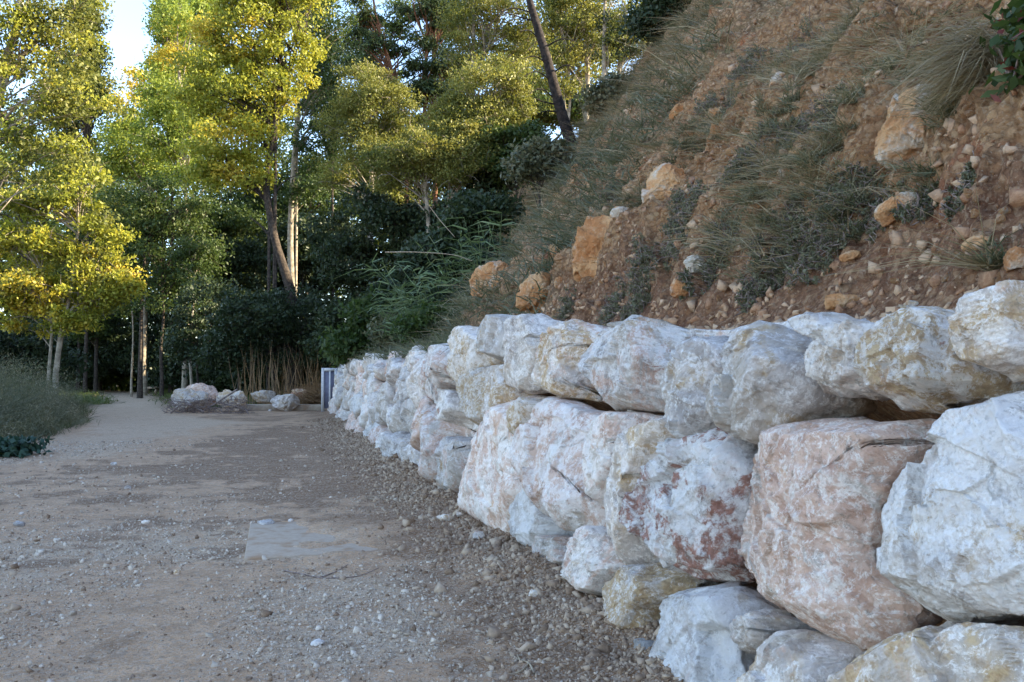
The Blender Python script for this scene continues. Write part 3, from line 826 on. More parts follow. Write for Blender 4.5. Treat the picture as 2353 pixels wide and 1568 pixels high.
# outline in the photograph, then options: lvl, look = (ochre, pink, rust, grey, soil)
STONES = [
 dict(k='A', o=SS((2354,1365),(2463,1309),(2700,1288),(2860,1290),(2830,1400),(2764,1503),(2726,1560),(2724,1620),(2575,1637),(2480,1638),(2380,1625),(2322,1584),(2300,1533),(2322,1456)), lvl=6, look=(.15,.35,.05,0,.5), cuts=[(-60,30,.62)], front=.11, label='long white and pale pink stone in the top course, brown on its underside'),
 dict(k='T', o=SS((2800,1310),(2990,1277),(3140,1248),(3240,1254),(3345,1288),(3370,1340),(3300,1400),(3050,1410),(2860,1400)), lvl=5, off=-.22, look=(.4,.1,.15,0,.9)),
 dict(k='B', o=Z2((570,330),(700,290),(712,340),(695,450),(655,570),(622,660),(632,750),(645,810),(590,850),(540,890),(470,930),(400,880),(380,800),(345,720),(335,630),(380,560),(400,500),(450,420),(500,360)), lvl=6, look=(.12,0,0,0,.2), front=.12),
 dict(k='C', o=Z2((720,250),(800,236),(960,262),(1200,340),(1170,430),(1150,560),(1110,660),(1000,770),(960,860),(890,955),(830,950),(740,890),(640,800),(615,700),(635,580),(690,460),(705,340)), lvl=6, front=.13, look=(.2,0,0,0,.1), cuts=[(-20,38,.55)], label='large white wedge-shaped stone narrowing to a blunt point at its foot'),
 dict(k='D1', o=Z2((975,235),(1180,155),(1250,190),(1285,250),(1260,310),(1190,335),(1080,290)), lvl=5, off=-.1, look=(.05,0,0,0,.3)),
 dict(k='D2', o=Z2((1270,275),(1340,228),(1400,212),(1570,205),(1600,240),(1560,400),(1540,600),(1500,665),(1390,630),(1270,590),(1130,560),(1090,480),(1110,400),(1180,335)), lvl=6, off=-.06, look=(.05,.05,.05,.05,.3), rough=1.6, label='flat layered blue-grey stone wedged between two bulky ones'),
 dict(k='E', o=Z2((1555,265),(1640,190),(1700,160),(1850,130),(2250,128),(2285,200),(2265,480),(2310,560),(2200,640),(2080,690),(1870,718),(1780,690),(1560,685),(1480,640),(1500,560),(1535,420),(1545,320)), lvl=6, look=(.8,.1,.25,.05,.5), front=.11, rough=1.3, label='big honey-brown stone marbled with white, at the right end of the top course'),
 dict(k='F', o=Z2((2290,110),(2340,55),(2480,30),(2700,20),(2720,420),(2560,520),(2400,560),(2330,555),(2270,500),(2248,400),(2240,280),(2275,230)), lvl=6, off=.06, look=(.5,.1,.1,0,.3)),
 dict(k='G', o=Z2((1000,785),(1100,755),(1500,765),(1900,795))+Z3((1960,30),(1850,110),(1790,240),(1710,400),(1665,600),(1650,740),(1745,950),(1690,1025),(1560,1125),(1400,1135),(1250,1098),(1190,1010),(1060,988),(960,955),(880,860),(858,760),(880,620),(960,430),(1020,250),(1070,110)), lvl=7, look=(.05,.75,.0,0,.0), front=.11, pw=4.5, cuts=[(-38,34,.60)], label='huge salmon pink and white slab-faced stone, the tallest of the wall'),
 dict(k='H', o=Z2((2700,560),(2353,560),(2240,620),(2120,720),(2050,820),(1990,870),(1860,915),(1800,1000),(1740,1130),(1650,1260),(1580,1380),(1562,1548))+Z3((1628,700),(1680,820),(1740,890),(1760,980),(1860,1040),(1960,1062),(2200,1025),(2500,1045),(2900,1000),(3000,500),(2900,0)), lvl=7, look=(.25,.05,.0,0,.3), front=.13, pw=3.4, label='huge rounded bluish white stone cut by the right edge of the photo'),
 dict(k='I', o=Z3((830,28),(890,70),(940,150),(1000,200),(995,320),(965,420),(885,600),(862,700),(870,800),(800,838),(700,838),(640,795),(570,700),(500,650),(450,590),(428,440),(428,315),(540,230),(650,150),(740,70)), lvl=6, look=(.0,.3,.55,0,.0), front=.14, rough=1.5, label='white stone blotched with deep rust red'),
 dict(k='J', o=Z3((450,600),(520,640),(580,690),(650,790),(700,840),(620,830),(540,760),(480,700)), lvl=4, off=-.1, look=(.2,.2,0,.1,.0)),
 dict(k='K', o=Z3((400,10),(470,-50),(528,-81),(560,-60),(605,-10),(665,60),(672,120),(560,220),(440,305),(422,440),(448,590),(460,695),(370,742),(290,755),(240,700),(222,600),(225,480),(250,350),(290,230),(340,120)), lvl=6, look=(.35,0,0,0,.1), front=.11, label='tall cream and white stone with a rounded shoulder'),
 dict(k='L', o=Z1((2352,772),(2250,768),(2050,772),(1960,800),(1900,900),(1870,1050),(1858,1200),(1865,1330),(1900,1425),(1990,1442),(2010,1350),(2030,1200),(2080,1050),(2150,920),(2240,850)), lvl=5, look=(.1,.5,.1,0,.0)),
 dict(k='M', o=Z1((1650,682),(1760,745),(1850,745),(1940,790),(1950,830),(1900,900),(1868,1050),(1856,1200),(1866,1330),(1900,1430),(1985,1480),(1960,1520),(1850,1570),(1750,1540),(1660,1500),(1580,1420),(1500,1250),(1462,1100),(1460,980),(1500,880),(1560,760)), lvl=6, look=(.1,.65,.1,0,.0)),
 dict(k='N', o=Z1((1370,645),(1480,680),(1560,700),(1540,800),(1480,880),(1440,1000),(1450,1200),(1440,1350),(1400,1460),(1340,1545),(1220,1562),(1120,1480),(1040,1405),(1018,1320),(1030,1150),(1080,1000),(1140,900),(1230,850),(1300,750)), lvl=6, look=(.25,.6,.05,0,.0)),
 dict(k='N2', o=Z1((1530,690),(1590,700),(1560,790),(1500,890),(1455,980),(1410,900),(1440,800)), lvl=4, off=.04, look=(.9,0,0,0,.0)),
 dict(k='O', o=Z1((1440,1235),(1540,1280),(1560,1400),(1650,1500),(1560,1570),(1480,1650),(1345,1650),(1348,1450)), lvl=5, off=-.06, look=(.2,.1,0,.15,.0)),
 dict(k='P', o=Z1((1420,190),(1560,188),(1730,200),(1650,290),(1570,420),(1540,600),(1500,662),(1400,652),(1335,560),(1330,430),(1370,280)), lvl=6, front=.11, look=(.05,.0,0,0,.1)),
 dict(k='Q', o=Z1((1640,260),(1740,220),(1980,240),(1840,330),(1750,480),(1722,600),(1725,685),(1640,692),(1560,655),(1535,600),(1550,430)), lvl=6, front=.15, look=(.5,.3,0,0,.2)),
 dict(k='R', o=Z1((1230,190),(1350,158),(1410,205),(1365,300),(1335,440),(1290,462),(1205,465),(1190,380),(1235,270)), lvl=5, look=(.0,.0,0,.25,.1), label='blue-grey stone standing highest in the top course'),
 dict(k='S', o=Z1((1010,285),(1140,232),(1240,250),(1235,330),(1190,400),(1160,460),(1095,560),(1045,655),(1000,580),(985,480),(968,370)), lvl=5, look=(.5,.0,.0,.0,.1), label='rounded ochre and grey stone leaning in the top course'),
 dict(k='T2', o=Z1((1180,498),(1255,530),(1255,640),(1245,740),(1210,850),(1130,892),(1080,830),(1055,700),(1058,600),(1120,530)), lvl=5, look=(.7,.0,.0,.1,.0)),
 dict(k='U', o=Z1((885,635),(940,660),(1010,640),(1050,700),(1035,800),(1005,885),(950,862),(920,780),(890,700)), lvl=5, look=(.0,.0,.0,.0,.0)),
 dict(k='V', o=Z1((1290,478),(1345,465),(1350,600),(1375,690),(1300,780),(1230,870),(1150,910),(1210,830),(1245,700),(1255,560)), lvl=5, look=(.5,.0,.0,.0,.0)),
 dict(k='CC', o=Z1((1000,930),(1090,900),(1130,900),(1080,1000),(1035,1130),(1020,1290),(930,1310),(895,1280),(868,1240),(900,1120),(960,1000)), lvl=5, look=(.1,.3,.0,.0,.0)),
 dict(k='DD', o=Z1((780,740),(890,735),(930,850),(1000,895),(955,1000),(900,1110),(865,1230),(790,1210),(760,1100),(780,940)), lvl=5, look=(.2,.6,.1,.0,.0)),
 dict(k='EE', o=Z1((840,400),(900,350),(1000,330),(985,400),(990,500),(1000,580),(940,590),(880,640),(870,720),(800,735),(830,560)), lvl=5, look=(.1,.4,.1,.0,.1)),
 dict(k='W', o=Z3((130,540),(212,518),(228,600),(245,700),(285,765),(215,830),(180,925),(110,895),(60,835),(-30,805),(0,720),(60,620)), lvl=6, look=(.1,.4,.1,.0,.0)),
 dict(k='W2', o=Z3((-190,560),(-60,575),(20,555),(85,590),(50,650),(0,720),(-40,800),(-190,730),(-240,640)), lvl=5, off=-.06, look=(.1,.4,.05,.2,.0)),
 dict(k='X', o=Z3((440,693),(525,700),(580,780),(560,860),(500,920),(430,985),(430,1080),(400,1150),(330,1080),(240,1070),(162,1042),(200,945),(230,850),(300,780),(370,742)), lvl=6, look=(.6,.0,.0,.0,.0), label='yellow ochre stone half buried at the foot of the wall'),
 dict(k='Y', o=Z3((560,868),(640,840),(880,850),(962,950),(950,1040),(960,1200),(990,1350),(1010,1500),(1000,1700),(560,1700),(520,1400),(520,1200),(440,1100),(425,985),(500,925)), lvl=6, look=(.2,.05,.0,.1,.1), front=.11),
 dict(k='Y2', o=Z3((960,975),(1100,985),(1200,1010),(1235,1080),(1120,1110),(1060,1190),(1000,1260),(960,1240),(945,1100)), lvl=5, off=-.05, look=(.2,.1,.0,.05,.1)),
 dict(k='Z', o=Z3((1130,1100),(1200,1090),(1400,1140),(1540,1150),(1505,1230),(1470,1330),(1470,1500),(1480,1800),(1020,1800),(985,1450),(1000,1300),(1060,1190)), lvl=6, look=(.15,.1,.05,.0,.0)),
 dict(k='AA', o=Z3((1600,1080),(1680,1040),(1770,1060),(1960,1065),(2200,1040),(2500,1055),(2950,1020),(3000,2200),(1500,2100),(1470,1500),(1475,1300),(1540,1160)), lvl=7, look=(.38,.1,.05,.0,.05), front=.11),
 dict(k='BB', o=Z3((440,1110),(510,1130),(540,1220),(540,1400),(450,1380),(400,1260)), lvl=5, off=-.04, look=(.1,.0,.0,.8,.0)),
]

wall_base = np.array([WO[0], 0.0, 0.0]) + WD * 16
wall = empty('stone_wall', wall_base)
tag(wall, 'dry-stacked retaining wall of huge white, pink and ochre limestone boulders along the foot of the hillside', 'stone wall')
def set_look(o, look, rs):
    for k, v_ in zip(('ochre', 'pink', 'rust', 'grey', 'soil'), look): o[k] = float(v_)
    o['crust'] = float(rs.uniform(-.6, .7)); o['tone'] = float(rs.uniform(.15, 1))
    o['bedding'] = float(rs.uniform(-.5, .5))
for i, d in enumerate(STONES):
    poly = [wall_hit(*q_) for q_ in d['o']]
    a_ = np.array(poly)
    if ((a_[:, 0] * np.roll(a_[:, 1], -1) - np.roll(a_[:, 0], -1) * a_[:, 1]).sum()) < 0: poly = poly[::-1]
    o = wall_stone(poly, 100 + i, d['lvl'], d.get('front', .10), .42, d.get('pw', 4.2), d.get('off', 0.0) + .04, d.get('tilt'), d.get('rough', 1.0), 'stone', wall, d.get('cuts', ()))
    o.location = Vector(o.location) - Vector(wall_base)
    set_look(o, d['look'], np.random.default_rng(i))
    if 'label' in d: o['label'] = d['label']

# stones of the receding stretch: cells of an uneven coursed layout
def clip_half(poly, a, n):
    out = []
    for i in range(len(poly)):
        p0, p1 = poly[i], poly[(i + 1) % len(poly)]
        d0 = (p0[0] - a[0]) * n[0] + (p0[1] - a[1]) * n[1]; d1 = (p1[0] - a[0]) * n[0] + (p1[1] - a[1]) * n[1]
        if d0 <= 0: out.append(p0)
        if (d0 < 0) != (d1 < 0) and abs(d0 - d1) > 1e-9:
            t = d0 / (d0 - d1); out.append((p0[0] + t * (p1[0] - p0[0]), p0[1] + t * (p1[1] - p0[1])))
    return out
def coursed(s0, s1, top, seed, rows=4, wid=1.1):
    rs = np.random.default_rng(seed)
    sites = []
    for r_ in range(rows):
        s = s0 - wid * 1.5 + rs.uniform(0, wid)
        while s < s1 + wid * 1.5:
            w = wid * rs.uniform(.6, 1.45)
            sites.append((s + w / 2, (r_ + .5) * top / rows + rs.uniform(-.16, .16)))
            s += w
    sites = np.array(sites)
    cells = []
    for i, c in enumerate(sites):
        if not (s0 <= c[0] <= s1): continue
        tp = top + .10 * math.sin(c[0] * 1.7) + rs.uniform(-.08, .1)
        poly = [(c[0] - 2, -.12), (c[0] + 2, -.12), (c[0] + 2, tp), (c[0] - 2, tp)]
        for j, e in enumerate(sites):
            if i == j or abs(e[0] - c[0]) > 3: continue
            mid_ = (c + e) / 2; n = e - c
            poly = clip_half(poly, mid_, n)
            if len(poly) < 3: break
        if len(poly) >= 3:
            P = np.array(poly)
            if P[:, 0].max() - P[:, 0].min() > .15: cells.append(poly)
    return cells
looks = [(.1, .1, 0, 0, .1), (.0, .4, .05, 0, .1), (.22, .1, 0, 0, .1), (.0, .1, 0, .1, .1), (.0, .0, 0, 0, .1), (.0, .0, 0, .15, .1), (.2, .7, .1, 0, .0), (.1, 0, 0, 0, .2), (.0, .3, 0, .05, .1)]
k = 0
s_start = wall_hit(*Z1((872, 700))[0])[0]
for (a0, a1, seed) in ((s_start + .05, 33.6, 5), (-5.5, wall_hit(*Z3((2950, 500))[0])[0] - .35, 9)):
    for poly in coursed(a0, a1, 1.86 if a0 > 0 else 1.7, seed):
        P = np.array(poly); cs = P[:, 0].mean()
        lv = 5 if 5 < cs < 20 else 4
        rs = np.random.default_rng(700 + k)
        o = wall_stone(poly, 500 + k, lv, rs.uniform(.05, .2), .42, 3.4, rs.uniform(-.10, .05), tuple(rs.uniform(-.3, .3, 2)), 1.2, 'stone', wall)
        o.location = Vector(o.location) - Vector(wall_base)
        set_look(o, looks[int(rs.integers(len(looks)))], rs)
        k += 1
print('wall stones', k + len(STONES))
# ================================================================== TREES
def wob_path(pts, Y, amp=.0, n=4):
    """trunk line read off the photograph at its own depth (Y may be a number or one per point)"""
    Ys = Y if isinstance(Y, (list, tuple)) else [Y] * len(pts)
    return spline([at(x, y, yy) for (x, y), yy in zip(pts, Ys)], n)

def tree(name, label, group, Y, trunks, lobes, leaf, L, clumps, PER, clump_r=.75, bark='bark', limbs=.5, r0=.2, cat='tree', W=.62, ground=True,
         accent=None, accent2=None, droop=0.0, depth=1.0, twigs=True, needle=False):
    """lobes: (px, py, rx, ry) read off the photograph, each an ellipsoid of its real size round depth Y"""
    tr = MB(); paths = []
    for t in trunks:
        pts, rr = t[0], t[1]
        Yt = t[2] if len(t) > 2 else Y
        P = wob_path(pts, Yt)
        if ground:
            b0 = P[0].copy(); s_, p_ = world_sp(b0)
            gz = float(bank_z(s_, p_)) - .2 if p_ > 1.0 else float(ground_z(b0[0], b0[1], False)) - .15
            if P[0][2] > gz: P = np.vstack([[b0[0], b0[1], gz], P])
        n = len(P); rad = np.linspace(1, .35, n) * rr
        rad[0] *= 1.25
        tr.tube(P, rad, 8); paths.append(P)
    allp = np.vstack(paths) if paths else None
    base = paths[0][0] if paths else None
    # clumps of foliage
    vol = np.array([l[2] ** 1.5 * l[3] for l in lobes], dtype=float); vol /= vol.sum()
    cnt = rng.multinomial(clumps, vol)
    CC = []; lob = []
    for (px, py, rx, ry), c in zip([l[:4] for l in lobes], cnt):
        o = at(px, py, Y); ex, ez = rx * Y / 2100, ry * Y / 2100
        u = rand_unit(c) * (rng.uniform(.15, 1, c) ** .45)[:, None]
        CC.append(o + u * np.array([ex, ex * depth, ez])); lob += [(ex, ez)] * c
    CC = np.vstack(CC)
    if base is None:
        lo = CC[CC[:, 2].argmin()]
        m_ = CC.mean(0); s_, p_ = world_sp(m_)
        gz = float(bank_z(s_, p_)) if p_ > .9 else float(ground_z(m_[0], m_[1], False))
        base = np.array([m_[0], m_[1], gz])
        top = np.array([m_[0], m_[1], max(m_[2], gz + .5)])
        P = spline([base, base * .4 + top * .6 + rng.normal(0, .1, 3), top], 3)
        tr.tube(P, np.linspace(1, .4, len(P)) * r0, 6); paths = [P]; allp = P
    br = MB()
    for c in CC:
        if rng.random() > limbs: continue
        low = allp[allp[:, 2] < c[2] - .1 * abs(c[2])]
        if len(low) == 0: low = allp[:2]
        k = np.linalg.norm((low - c) * np.array([1, 1, 1.6]), axis=1).argmin()
        a = low[k]
        dist = np.linalg.norm(c - a)
        m1 = a * .6 + c * .4 + np.array([0, 0, .10 * dist]) + rng.normal(0, .05 * dist, 3)
        P = spline([a, m1, c], 3)
        br.tube(P, np.linspace(1, .25, len(P)) * min(.09, .012 + .012 * dist) * (r0 / .2) ** .5, 4, cap=False)
        if twigs:
            for q in range(2):
                e = c + rand_unit(1)[0] * clump_r * 1.1
                br.tube(np.array([m1 * .3 + c * .7, (m1 * .2 + c * .8) * .5 + e * .5 + rng.normal(0, .05, 3), e]), [.015, .01, .004], 3, cap=False)
    LK = 1.0
    if not needle and cat == 'tree': L = L * .80; LK = 1.5
    root = empty(name, base)
    tag(root, label, cat, group)
    if tr.n: 
        o = tr.build('trunk', M[bark], root, base, True)
    if br.n: br.build('branches', M[bark], root, base, True)
    def crown(C, mat, nm):
        per = int(PER * LK * (1.35 if not needle else 1.0))
        n = len(C) * per
        cc = np.repeat(C, per, axis=0)
        rr = np.repeat(rng.uniform(.55, 1.3, len(C)) * clump_r, per)
        off = rng.normal(size=(n, 3)); off /= np.linalg.norm(off, axis=1)[:, None]
        off *= (rng.uniform(0, 1, n) ** .5 * rr)[:, None] * np.array([1.15, 1.15, .62])
        off[:, 2] -= droop * rr * rng.uniform(0, 1, n)
        if needle:
            V, F = leaf_arrays(cc + off, L, L * .16, np.array([0, 0, 1.0]), .6)
        else:
            V, F = leaf_arrays(cc + off, L, L * W, np.array([0, 0, -1.0]), .3)
        me = mesh_np(nm, V - base, F, M[mat])
        return mobj(nm, me, root)
    if accent:
        amat, test = accent
        sel = np.array([test(c) for c in CC])
        if sel.any(): crown(CC[sel], amat, 'turning_leaves')
        rest = CC[~sel]
        if accent2:
            k2 = rng.random(len(rest)) < accent2[1]
            crown(rest[k2], accent2[0], 'greener_leaves'); rest = rest[~k2]
        if len(rest): crown(rest, leaf, 'crown')
    else:
        crown(CC, leaf, 'crown')
    return root

def to_px(q):
    v = np.asarray(q) - CAM
    f = v[1] * CP + v[2] * SP; u = -v[1] * SP + v[2] * CP
    return 1176.5 + 2100 * v[0] / f, 784 - 2100 * u / f
def near_px(*pts):
    def t(c):
        x, y = to_px(c)
        return any(((x - a) / rx) ** 2 + ((y - b) / ry) ** 2 < 1 for a, b, rx, ry in pts)
    return t
WOODS = 'trees of the wood at the end of the path'
# left: big plane-like tree reaching into the frame
tree('plane_tree', 'tall olive-leaved tree at the left edge, sky showing through its crown', WOODS, 27,
     [([(-60, 880), (-50, 600), (-25, 330), (5, 180), (45, 20), (60, -150)], .22), ([(-35, 400), (10, 200), (50, 130)], .09)],
     [(40, 30, 130, 130), (140, 100, 110, 120), (60, 240, 130, 120), (190, 230, 80, 90), (30, 370, 90, 90), (150, 370, 80, 70), (215, 20, 50, 60), (20, -140, 150, 100)],
     'l_olive', .15, 170, 70, .62, 'bark_pale', .4, .18, depth=.9, accent=('l_yellow', lambda c: rng.random() < .35))
# low yellow tree on the left
tree('young_plane_tree', 'low yellow and gold tree with thin pale trunks rising behind the weeds at left', WOODS, 33,
     [([(128, 860), (140, 770), (158, 690), (175, 600), (180, 520)], .11), ([(128, 860), (150, 740), (180, 690), (215, 620)], .08), ([(112, 860), (118, 740), (95, 620)], .07)],
     [(50, 455, 70, 40), (150, 470, 60, 40), (215, 510, 50, 44), (30, 540, 60, 50), (120, 560, 60, 40), (190, 600, 60, 44), (265, 560, 40, 40), (110, 670, 110, 50), (45, 660, 70, 60), (230, 670, 60, 50), (75, 735, 30, 40), (90, 768, 14, 14), (150, 730, 90, 34), (10, 720, 50, 40), (270, 640, 50, 60), (200, 420, 60, 50)],
     'l_yellow', .17, 340, 46, .5, 'bark_pale', .5, .16, depth=.8, accent=('l_gold', lambda c: (near_px((60, 690, 70, 110), (20, 640, 60, 60))(c) and rng.random() < .6) or rng.random() < .05), accent2=('l_olive', .22))
tree('poplar_tree', 'bright yellow-green tree with a golden pointed tip standing against the sky', WOODS, 58,
     [([(330, 860), (335, 600), (345, 400), (350, 200)], .22)],
     [(300, 250, 60, 70), (312, 190, 26, 50), (330, 350, 90, 80), (290, 330, 60, 80), (400, 380, 60, 60), (250, 400, 50, 60)],
     'l_bright', .24, 120, 80, 1.0, 'bark_pale', .3, .2, accent=('l_gold', near_px((310, 165, 40, 62), (285, 205, 20, 40))))
tree('poplar_tree', 'tall yellow-green tree with an orange tuft high in its crown, behind the leaning one', WOODS, 54,
     [([(425, 870), (430, 640), (425, 400), (410, 150)], .2)],
     [(390, 190, 60, 70), (385, 130, 24, 44), (430, 260, 80, 80), (380, 300, 60, 60), (450, 370, 70, 70), (440, 60, 60, 50), (380, 30, 40, 40)],
     'l_bright', .23, 120, 80, 1.0, 'bark_pale', .3, .2, accent=('l_gold', near_px((385, 120, 34, 54), (470, 75, 30, 40))))
tree('broadleaf_tree', 'mid-green tree filling the middle of the wood below the golden-tipped one', WOODS, 52,
     [([(322, 870), (324, 780), (326, 690), (335, 560)], .16), ([(372, 870), (370, 800), (376, 720), (370, 600)], .12)],
     [(300, 500, 80, 80), (400, 480, 80, 80), (330, 600, 90, 70), (440, 580, 80, 70), (260, 600, 60, 60), (380, 670, 90, 50), (270, 680, 60, 50)],
     'l_green', .22, 170, 70, .95, 'bark', .3, .2)
tree('broadleaf_tree', 'leaning tree with a curved grey trunk, bare twisting lower limbs and light yellow-green crown', WOODS, 44,
     [([(672, 700), (664, 655), (650, 610), (634, 560), (622, 500), (612, 430), (622, 350), (640, 220), (646, 60), (655, -120)], .26),
      ([(634, 560), (600, 520), (575, 500)], .07), ([(620, 480), (590, 430), (565, 410), (540, 425), (530, 400)], .06), ([(618, 470), (650, 420), (690, 400)], .05),
      ([(634, 250), (670, 140), (700, 90)], .08)],
     [(560, 70, 110, 100), (600, -40, 120, 80), (500, 190, 90, 100), (590, 220, 80, 100), (520, 320, 90, 90), (600, 330, 60, 70), (500, 410, 60, 45), (470, 130, 60, 80), (660, 130, 70, 110), (560, 400, 60, 45), (680, -30, 90, 60)],
     'l_yellow', .21, 280, 78, .85, 'bark', .3, .22, accent=('l_gold', lambda c: near_px((520, 400, 22, 22), (530, 290, 26, 36), (470, 70, 30, 30))(c) or rng.random() < .04))
tree('pale_trunked_tree', 'tall slender tree with a pale bare trunk beside the leaning one', WOODS, 49,
     [([(672, 870), (672, 700), (668, 560), (672, 440), (684, 260), (694, 120), (715, -80)], .24), ([(684, 200), (650, 140), (640, 90)], .06), ([(672, 440), (700, 400), (740, 380)], .05)],
     [(740, 20, 60, 60), (770, 90, 60, 60), (740, 200, 50, 70), (740, 330, 60, 60), (700, 420, 50, 50), (780, 280, 40, 50), (790, 180, 40, 30)],
     'l_green', .2, 120, 60, .8, 'bark_pale', .4, .2)
for (lab, tk, lb) in (
     ('slender pine leaning left against the sky gap, dark needles on broken branches', [(935, 420), (915, 250), (898, 160), (868, 60), (850, -60)], [(840, 20, 70, 40), (800, 75, 50, 25), (880, 110, 55, 26), (850, 160, 60, 22), (930, 230, 50, 30), (860, 230, 50, 30)]),
     ('tall straight pine with a reddish trunk seen against the blue sky', [(978, 460), (976, 250), (980, 100), (982, -80)], [(985, 20, 60, 22), (960, 90, 50, 18), (1010, 110, 40, 16), (975, 160, 60, 16), (985, -40, 60, 25), (1000, 220, 50, 25)]),
     ('thinner pine right beside the straight reddish one', [(1000, 460), (998, 250), (996, 120), (992, 20)], [(1010, 60, 35, 18), (1020, 150, 40, 16), (990, 200, 40, 16), (1025, 20, 40, 20)])):
    tree('pine_tree', lab, WOODS, 60, [(tk, .17)], lb, 'l_pine', .5, 46, 130, .8, 'bark_red', .95, .25, needle=True)
for (lab, Y, lb, tks) in (
     ('rounded feathery tree lit yellow-green, its bare twigs showing in the middle', 37, [(1120, 195, 95, 55), (1060, 250, 70, 60), (1170, 260, 60, 60), (1110, 290, 90, 60), (1180, 180, 50, 40), (1080, 360, 60, 50), (1010, 300, 50, 50)], [([(1110, 470), (1105, 380), (1110, 300), (1105, 250)], .13), ([(1110, 400), (1140, 320), (1150, 280)], .08)]),
     ('broad bushy tree with olive sunlit leaves leaning over the dark undergrowth', 36, [(960, 350, 90, 50), (1040, 370, 80, 50), (900, 390, 70, 50), (990, 410, 80, 40), (1080, 320, 60, 40), (1100, 370, 50, 40)], [([(985, 640), (985, 520), (975, 420), (965, 350)], .12), ([(990, 560), (1040, 450), (1060, 380)], .08)]),
     ('bushy olive tree between the pale trunk and the feathery tree', 42, [(820, 190, 60, 50), (860, 260, 80, 60), (790, 280, 50, 60), (840, 340, 80, 60), (780, 390, 60, 50), (920, 270, 60, 50), (880, 200, 50, 40)], [([(850, 640), (852, 480), (855, 330), (852, 220)], .15)])):
    tree('bushy_tree', lab, WOODS, Y, tks, lb, 'l_feather', .13, 190, 90, .58, 'bark_pale', .5, .15, accent=('l_olive', lambda c: rng.random() < .4))
tree('broadleaf_tree', 'leafy tree behind the big leaning pine, lit at the top of the frame', WOODS, 48,
     [([(1080, 400), (1085, 200), (1090, 0)], .2), ([(1085, 200), (1140, 60), (1180, -40)], .1)],
     [(1080, 40, 70, 60), (1160, 40, 80, 60), (1150, 110, 60, 40), (1060, 120, 50, 50), (1120, -50, 100, 50), (1220, 100, 50, 70)],
     'l_feather', .17, 130, 80, .8, 'bark_pale', .4, .2, accent=('l_olive', lambda c: rng.random() < .4))
tree('broadleaf_tree', 'leafy tree on the hill crest right of the leaning pine, sunlit gaps in its crown', WOODS, 46,
     [([(1345, 330), (1350, 180), (1340, 40), (1330, -60)], .16), ([(1300, 330), (1310, 200), (1290, 60)], .09)],
     [(1310, 40, 60, 60), (1280, 130, 50, 50), (1340, 130, 50, 50), (1300, -40, 80, 50), (1380, 60, 50, 70), (1280, 210, 40, 40), (1240, 190, 35, 40)],
     'l_olive', .16, 130, 70, .7, 'bark_pale', .4, .2, accent=('l_feather', lambda c: rng.random() < .5))
tree('broadleaf_tree', 'tree with a bare sunlit trunk standing on the edge of the hill crest', WOODS, 43,
     [([(1392, 320), (1390, 250), (1388, 130), (1390, 0), (1385, -80)], .15), ([(1425, 280), (1424, 120), (1430, 0)], .08)],
     [(1430, 50, 50, 60), (1410, 120, 40, 40), (1460, 110, 40, 40), (1400, -40, 70, 40), (1480, 30, 40, 50)],
     'l_olive', .15, 90, 70, .65, 'bark_pale', .4, .2, accent=('l_dark', lambda c: rng.random() < .4))
# the big dark pine leaning over the wall end
r_ = tree('pine_tree', 'big dark pine leaning left from the hillside, stubs of dead branches along its trunk', WOODS, 34,
     [([(1312, 330), (1296, 280), (1278, 215), (1258, 140), (1240, 80), (1222, 20), (1212, -20), (1190, -140), (1180, -260)], .235)],
     [(1180, -220, 130, 50), (1260, -180, 100, 40), (1120, -150, 90, 40), (1190, -290, 100, 50)], 'l_pine', .35, 60, 120, .7, 'bark_dark', .9, .2, needle=True)
mb = MB()
for (a, e1, e2) in (((1240, 90), (1215, 70), (1195, 72)), ((1262, 150), (1230, 130), (1200, 135)), ((1272, 190), (1235, 165), (1205, 175)), ((1282, 235), (1245, 205), (1215, 215)),
                    ((1285, 240), (1250, 235), (1222, 222)), ((1290, 260), (1260, 255), (1235, 262)), ((1225, 30), (1170, 20), (1120, 60)), ((1230, 50), (1180, 35), (1150, 25)), ((1250, 110), (1290, 90), (1320, 95)), ((1268, 170), (1300, 150), (1325, 160))):
    P = spline([at(*a, 34), at(*e1, 33.8), at(*e2, 33.5)], 4)
    mb.tube(P, np.linspace(.035, .012, len(P)), 4)
    for t in (3, 5, 7):
        q_ = P[min(t, len(P) - 1)]
        mb.tube(np.array([q_, q_ + rng.normal(0, .22, 3)]), [.012, .004], 3, cap=False)
mb.build('dead_branches', M['bark_dark'], r_, np.array(r_.location), True)

